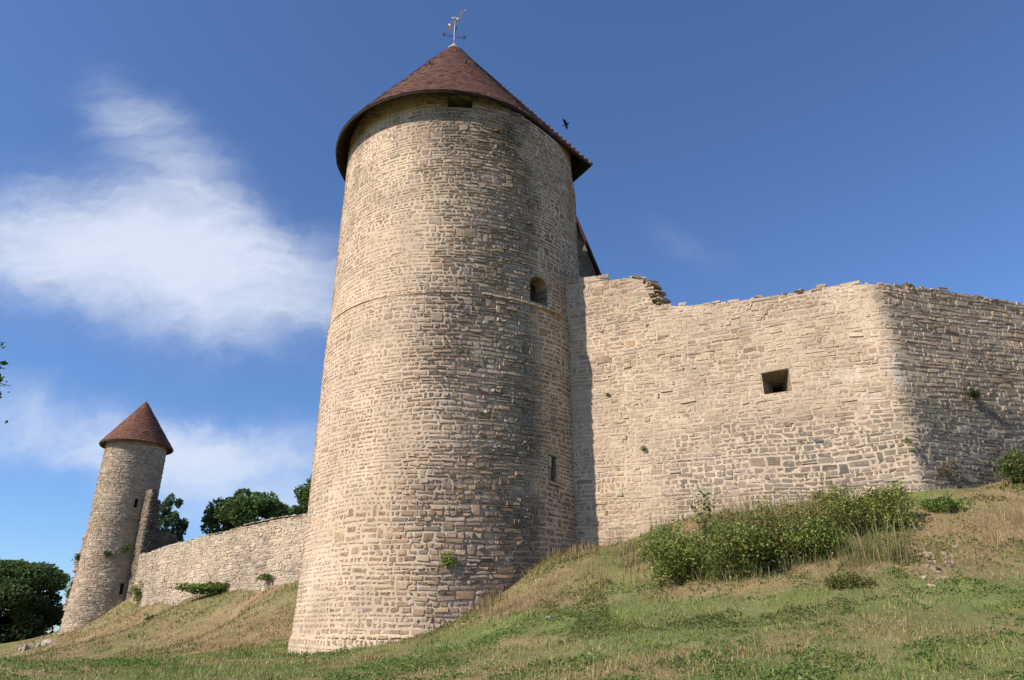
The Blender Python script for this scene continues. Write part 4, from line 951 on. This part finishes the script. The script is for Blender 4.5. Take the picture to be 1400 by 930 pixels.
# ================================================================== LOOSE STONES
def rock(name, label, P_, s, seed, col=(.4, .35, .27), group=None, flat=.5):
    mb = MB(); rocks(mb, np.array([P_]), s, flat, col, seed); o = mb.build(name, M_ROCK); return tag(o, label, 'stone', group)
r = np.random.default_rng(911)
for k in range(26):
    x, y = 1285 + r.normal(0, 24), 772 + r.normal(0, 16)
    qq = on_ground(x, y, 12, 24) + [0, 0, -.01]
    rock('loose_stone', 'pale loose stone in the rubble patch on the bank at the right', qq, r.uniform(.08, .26), 1000 + k, np.array([.34, .26, .19]) * r.uniform(.6, 1.3), 'rubble stones on the bank')
rock('loose_stone', 'single pale stone lying in the grass right of the big tower foot', on_ground(751, 846, 12, 24) + [0, 0, .01], .13, 1101, (.42, .38, .32))
for k, (x, y, s, lab) in enumerate(((38, 888, .75, 'brownish boulder at the left end of the heap under the dark tree'), (47, 885, .95, 'largest pale boulder of the heap under the dark tree'), (56, 883, .7, 'pale angular boulder right of the largest one in the heap'), (66, 880, .85, 'uppermost pale boulder of the heap, nearest the far tower'), (30, 890, .5, 'small boulder lowest in the heap under the dark tree'))):
    q = on_ground(x, y, 40, 75) + [0, 0, .02]
    rock('boulder', lab, q, s, 1300 + k, (np.array([.36, .315, .26]) if k else np.array([.27, .22, .17])), 'boulders below the far tower', .7)

# ================================================================== BIRD
bc = at(774, 170, 24.0); bd = empty('flying_bird', bc, 'small dark bird in flight right of the big tower roof', 'bird')
mb = MB(); ax = np.array([.72, .2, .52]); ax /= np.linalg.norm(ax)
tube(mb, [bc + ax * t for t in (-.17, -.12, -.05, .03, .09, .12, .145, .17)], [.015, .022, .042, .048, .038, .034, .024, .004], 10, (.02, .02, .03)); mb.build('body', M_BIRD, bd, True)
for sg, up in ((1, np.array([-.15, -.22, .15])), (-1, np.array([.08, .24, -.13]))):
    mb = MB(); e = up; f = ax * .07
    V = np.array([bc + f, bc - f, bc + e * .45 + f * .9 + [0, 0, .03], bc + e * .45 - f * 1.1 + [0, 0, .03], bc + e * .95 - f * .5]); V2 = V - [0, 0, .008]
    mb.add(np.r_[V, V2], [np.array([[0, 1, 3, 2], [5, 7, 8, 6], [0, 2, 7, 5], [1, 6, 8, 3]]), np.array([[2, 3, 4], [7, 9, 8]]), np.array([[2, 4, 9, 7], [3, 8, 9, 4]])], (.02, .02, .03)); mb.build('wing', M_BIRD, bd)
mb = MB(); V = np.array([bc - ax * .14 + [0, 0, .012], bc - ax * .27 + [-.03, .04, 0], bc - ax * .27 + [.03, -.04, 0]]); V2 = V - [0, 0, .008]
mb.add(np.r_[V, V2], [np.array([[0, 1, 2], [3, 5, 4]]), np.array([[0, 3, 4, 1], [1, 4, 5, 2], [2, 5, 3, 0]])], (.02, .02, .03)); mb.build('tail', M_BIRD, bd)

# ================================================================== SKY, SUN, CAMERA
W = bpy.data.worlds.new('World'); S.world = W; W.use_nodes = True; nt = W.node_tree; L = nt.links
for n_ in list(nt.nodes): nt.nodes.remove(n_)
out = N(nt, 'ShaderNodeOutputWorld'); bg = N(nt, 'ShaderNodeBackground', Strength=.09)
sky = N(nt, 'ShaderNodeTexSky', sky_type='NISHITA', sun_disc=False, sun_elevation=SUN_EL, sun_rotation=SUN_AZ, air_density=1.0, dust_density=.3, ozone_density=2.5, altitude=300)
tc = N(nt, 'ShaderNodeTexCoord'); sep = N(nt, 'ShaderNodeSeparateXYZ'); L.new(tc.outputs['Generated'], sep.inputs[0])
def math_(op, a, b=None, clamp=False):
    m = N(nt, 'ShaderNodeMath', operation=op, use_clamp=clamp)
    for k, v in enumerate((a, b)):
        if v is None: continue
        if isinstance(v, (int, float)): m.inputs[k].default_value = v
        else: L.new(v, m.inputs[k])
    return m.outputs[0]
yy = math_('MAXIMUM', sep.outputs['Y'], .02)
gu_ = math_('DIVIDE', sep.outputs['X'], yy); gv_ = math_('DIVIDE', sep.outputs['Z'], yy)
cmb = N(nt, 'ShaderNodeCombineXYZ'); L.new(gu_, cmb.inputs[0]); L.new(gv_, cmb.inputs[1])
# slow warp so the cloud edges fray
wn = N(nt, 'ShaderNodeTexNoise', Scale=3.2, Detail=5.0, Roughness=.6); L.new(cmb.outputs[0], wn.inputs['Vector'])
wv = N(nt, 'ShaderNodeVectorMath', operation='SUBTRACT'); L.new(wn.outputs['Color'], wv.inputs[0]); wv.inputs[1].default_value = (.5, .5, .5)
wm_ = N(nt, 'ShaderNodeVectorMath', operation='MULTIPLY_ADD'); L.new(wv.outputs[0], wm_.inputs[0]); wm_.inputs[1].default_value = (.22, .22, 0); L.new(cmb.outputs[0], wm_.inputs[2])
def blob(px, py, rx, ry, rot, amp):      # soft cloud bank centred on a direction of the sky
    c = ray(px, py); k = 1.28 / F_PX
    mp = N(nt, 'ShaderNodeMapping', vector_type='TEXTURE'); mp.inputs['Location'].default_value = (c[0], c[2], 0); mp.inputs['Rotation'].default_value = (0, 0, rad(rot)); mp.inputs['Scale'].default_value = (rx * k, ry * k, 1)
    L.new(wm_.outputs[0], mp.inputs['Vector']); ln = N(nt, 'ShaderNodeVectorMath', operation='LENGTH'); L.new(mp.outputs[0], ln.inputs[0])
    mr = N(nt, 'ShaderNodeMapRange', interpolation_type='SMOOTHERSTEP'); L.new(ln.outputs['Value'], mr.inputs['Value'])
    for i_, v in zip(('From Min', 'From Max', 'To Min', 'To Max'), (0.0, 1.15, amp, 0.0)): mr.inputs[i_].default_value = v
    return mr.outputs['Result']
tot = None
for b_ in ((190, 340, 330, 170, -12, .95), (60, 330, 260, 150, 0, .5), (250, 220, 230, 90, -42, .55), (340, 390, 270, 120, -8, .75), (170, 140, 140, 75, -45, .34), (300, 480, 150, 30, -14, .25), (80, 590, 330, 60, -7, .68), (330, 650, 270, 75, -8, .95), (925, 335, 70, 40, -35, .16)):
    o = blob(*b_); tot = o if tot is None else math_('ADD', tot, o)
def streak(rot, sx, sy, sc, det, seed):
    mpn = N(nt, 'ShaderNodeMapping'); mpn.inputs['Rotation'].default_value = (0, 0, rad(rot)); mpn.inputs['Scale'].default_value = (sx, sy, 1); mpn.inputs['Location'].default_value = (seed, seed * .7, 0); L.new(wm_.outputs[0], mpn.inputs['Vector'])
    n1 = N(nt, 'ShaderNodeTexNoise', Scale=sc, Detail=9.0, Roughness=.6, Distortion=.6); L.new(mpn.outputs[0], n1.inputs['Vector'])
    return math_('SUBTRACT', n1.outputs['Fac'], .5)
nz = math_('ADD', math_('MULTIPLY', streak(38, 2.0, 6.0, 2.0, 9, 0.0), 1.5), math_('MULTIPLY', streak(-20, 3.0, 5.0, 4.5, 9, 4.0), .7))
den = math_('ADD', tot, math_('MULTIPLY', nz, math_('POWER', math_('MINIMUM', tot, 1.0), .6)))
nm = N(nt, 'ShaderNodeMapRange', interpolation_type='SMOOTHSTEP'); L.new(den, nm.inputs['Value'])
for i_, v in zip(('From Min', 'From Max', 'To Min', 'To Max'), (-.12, 1.75, 0.0, .92)): nm.inputs[i_].default_value = v
den = nm.outputs['Result']
mx = N(nt, 'ShaderNodeMix', data_type='RGBA'); L.new(den, mx.inputs[0]); tint = N(nt, 'ShaderNodeMix', data_type='RGBA', blend_type='MULTIPLY'); tint.inputs[0].default_value = 1; tint.inputs[7].default_value = (.78, 1.0, 1.33, 1); L.new(sky.outputs[0], tint.inputs[6]); L.new(tint.outputs[2], mx.inputs[6]); mx.inputs[7].default_value = (6.2, 6.75, 7.9, 1)
L.new(mx.outputs[2], bg.inputs['Color']); L.new(bg.outputs[0], out.inputs['Surface'])

sl = bpy.data.lights.new('sun', 'SUN'); sl.energy = 5.0; sl.angle = rad(.53); sl.color = (1.0, .92, .80)
so = bpy.data.objects.new('sun', sl); COL.objects.link(so)
from mathutils import Vector
sd = Vector((math.sin(SUN_AZ) * math.cos(SUN_EL), math.cos(SUN_AZ) * math.cos(SUN_EL), math.sin(SUN_EL)))
so.rotation_euler = (-sd).to_track_quat('-Z', 'Y').to_euler(); so.location = tuple(sd * 60)
cd = bpy.data.cameras.new('camera'); cd.sensor_width = 36; cd.lens = F_PX / IMG_W * 36; cd.clip_end = 3000
co = bpy.data.objects.new('camera', cd); COL.objects.link(co); co.location = tuple(EYE); co.rotation_euler = (math.pi / 2 + PITCH, 0, 0); S.camera = co
vs = S.view_settings; vs.view_transform = 'Standard'; vs.look = 'None'; vs.exposure = 0.45; vs.gamma = 1.0; vs.use_curve_mapping = False
S.render.engine = 'CYCLES'; S.cycles.use_denoising = True; S.cycles.max_bounces = 6; S.cycles.diffuse_bounces = 3; S.cycles.transparent_max_bounces = 4
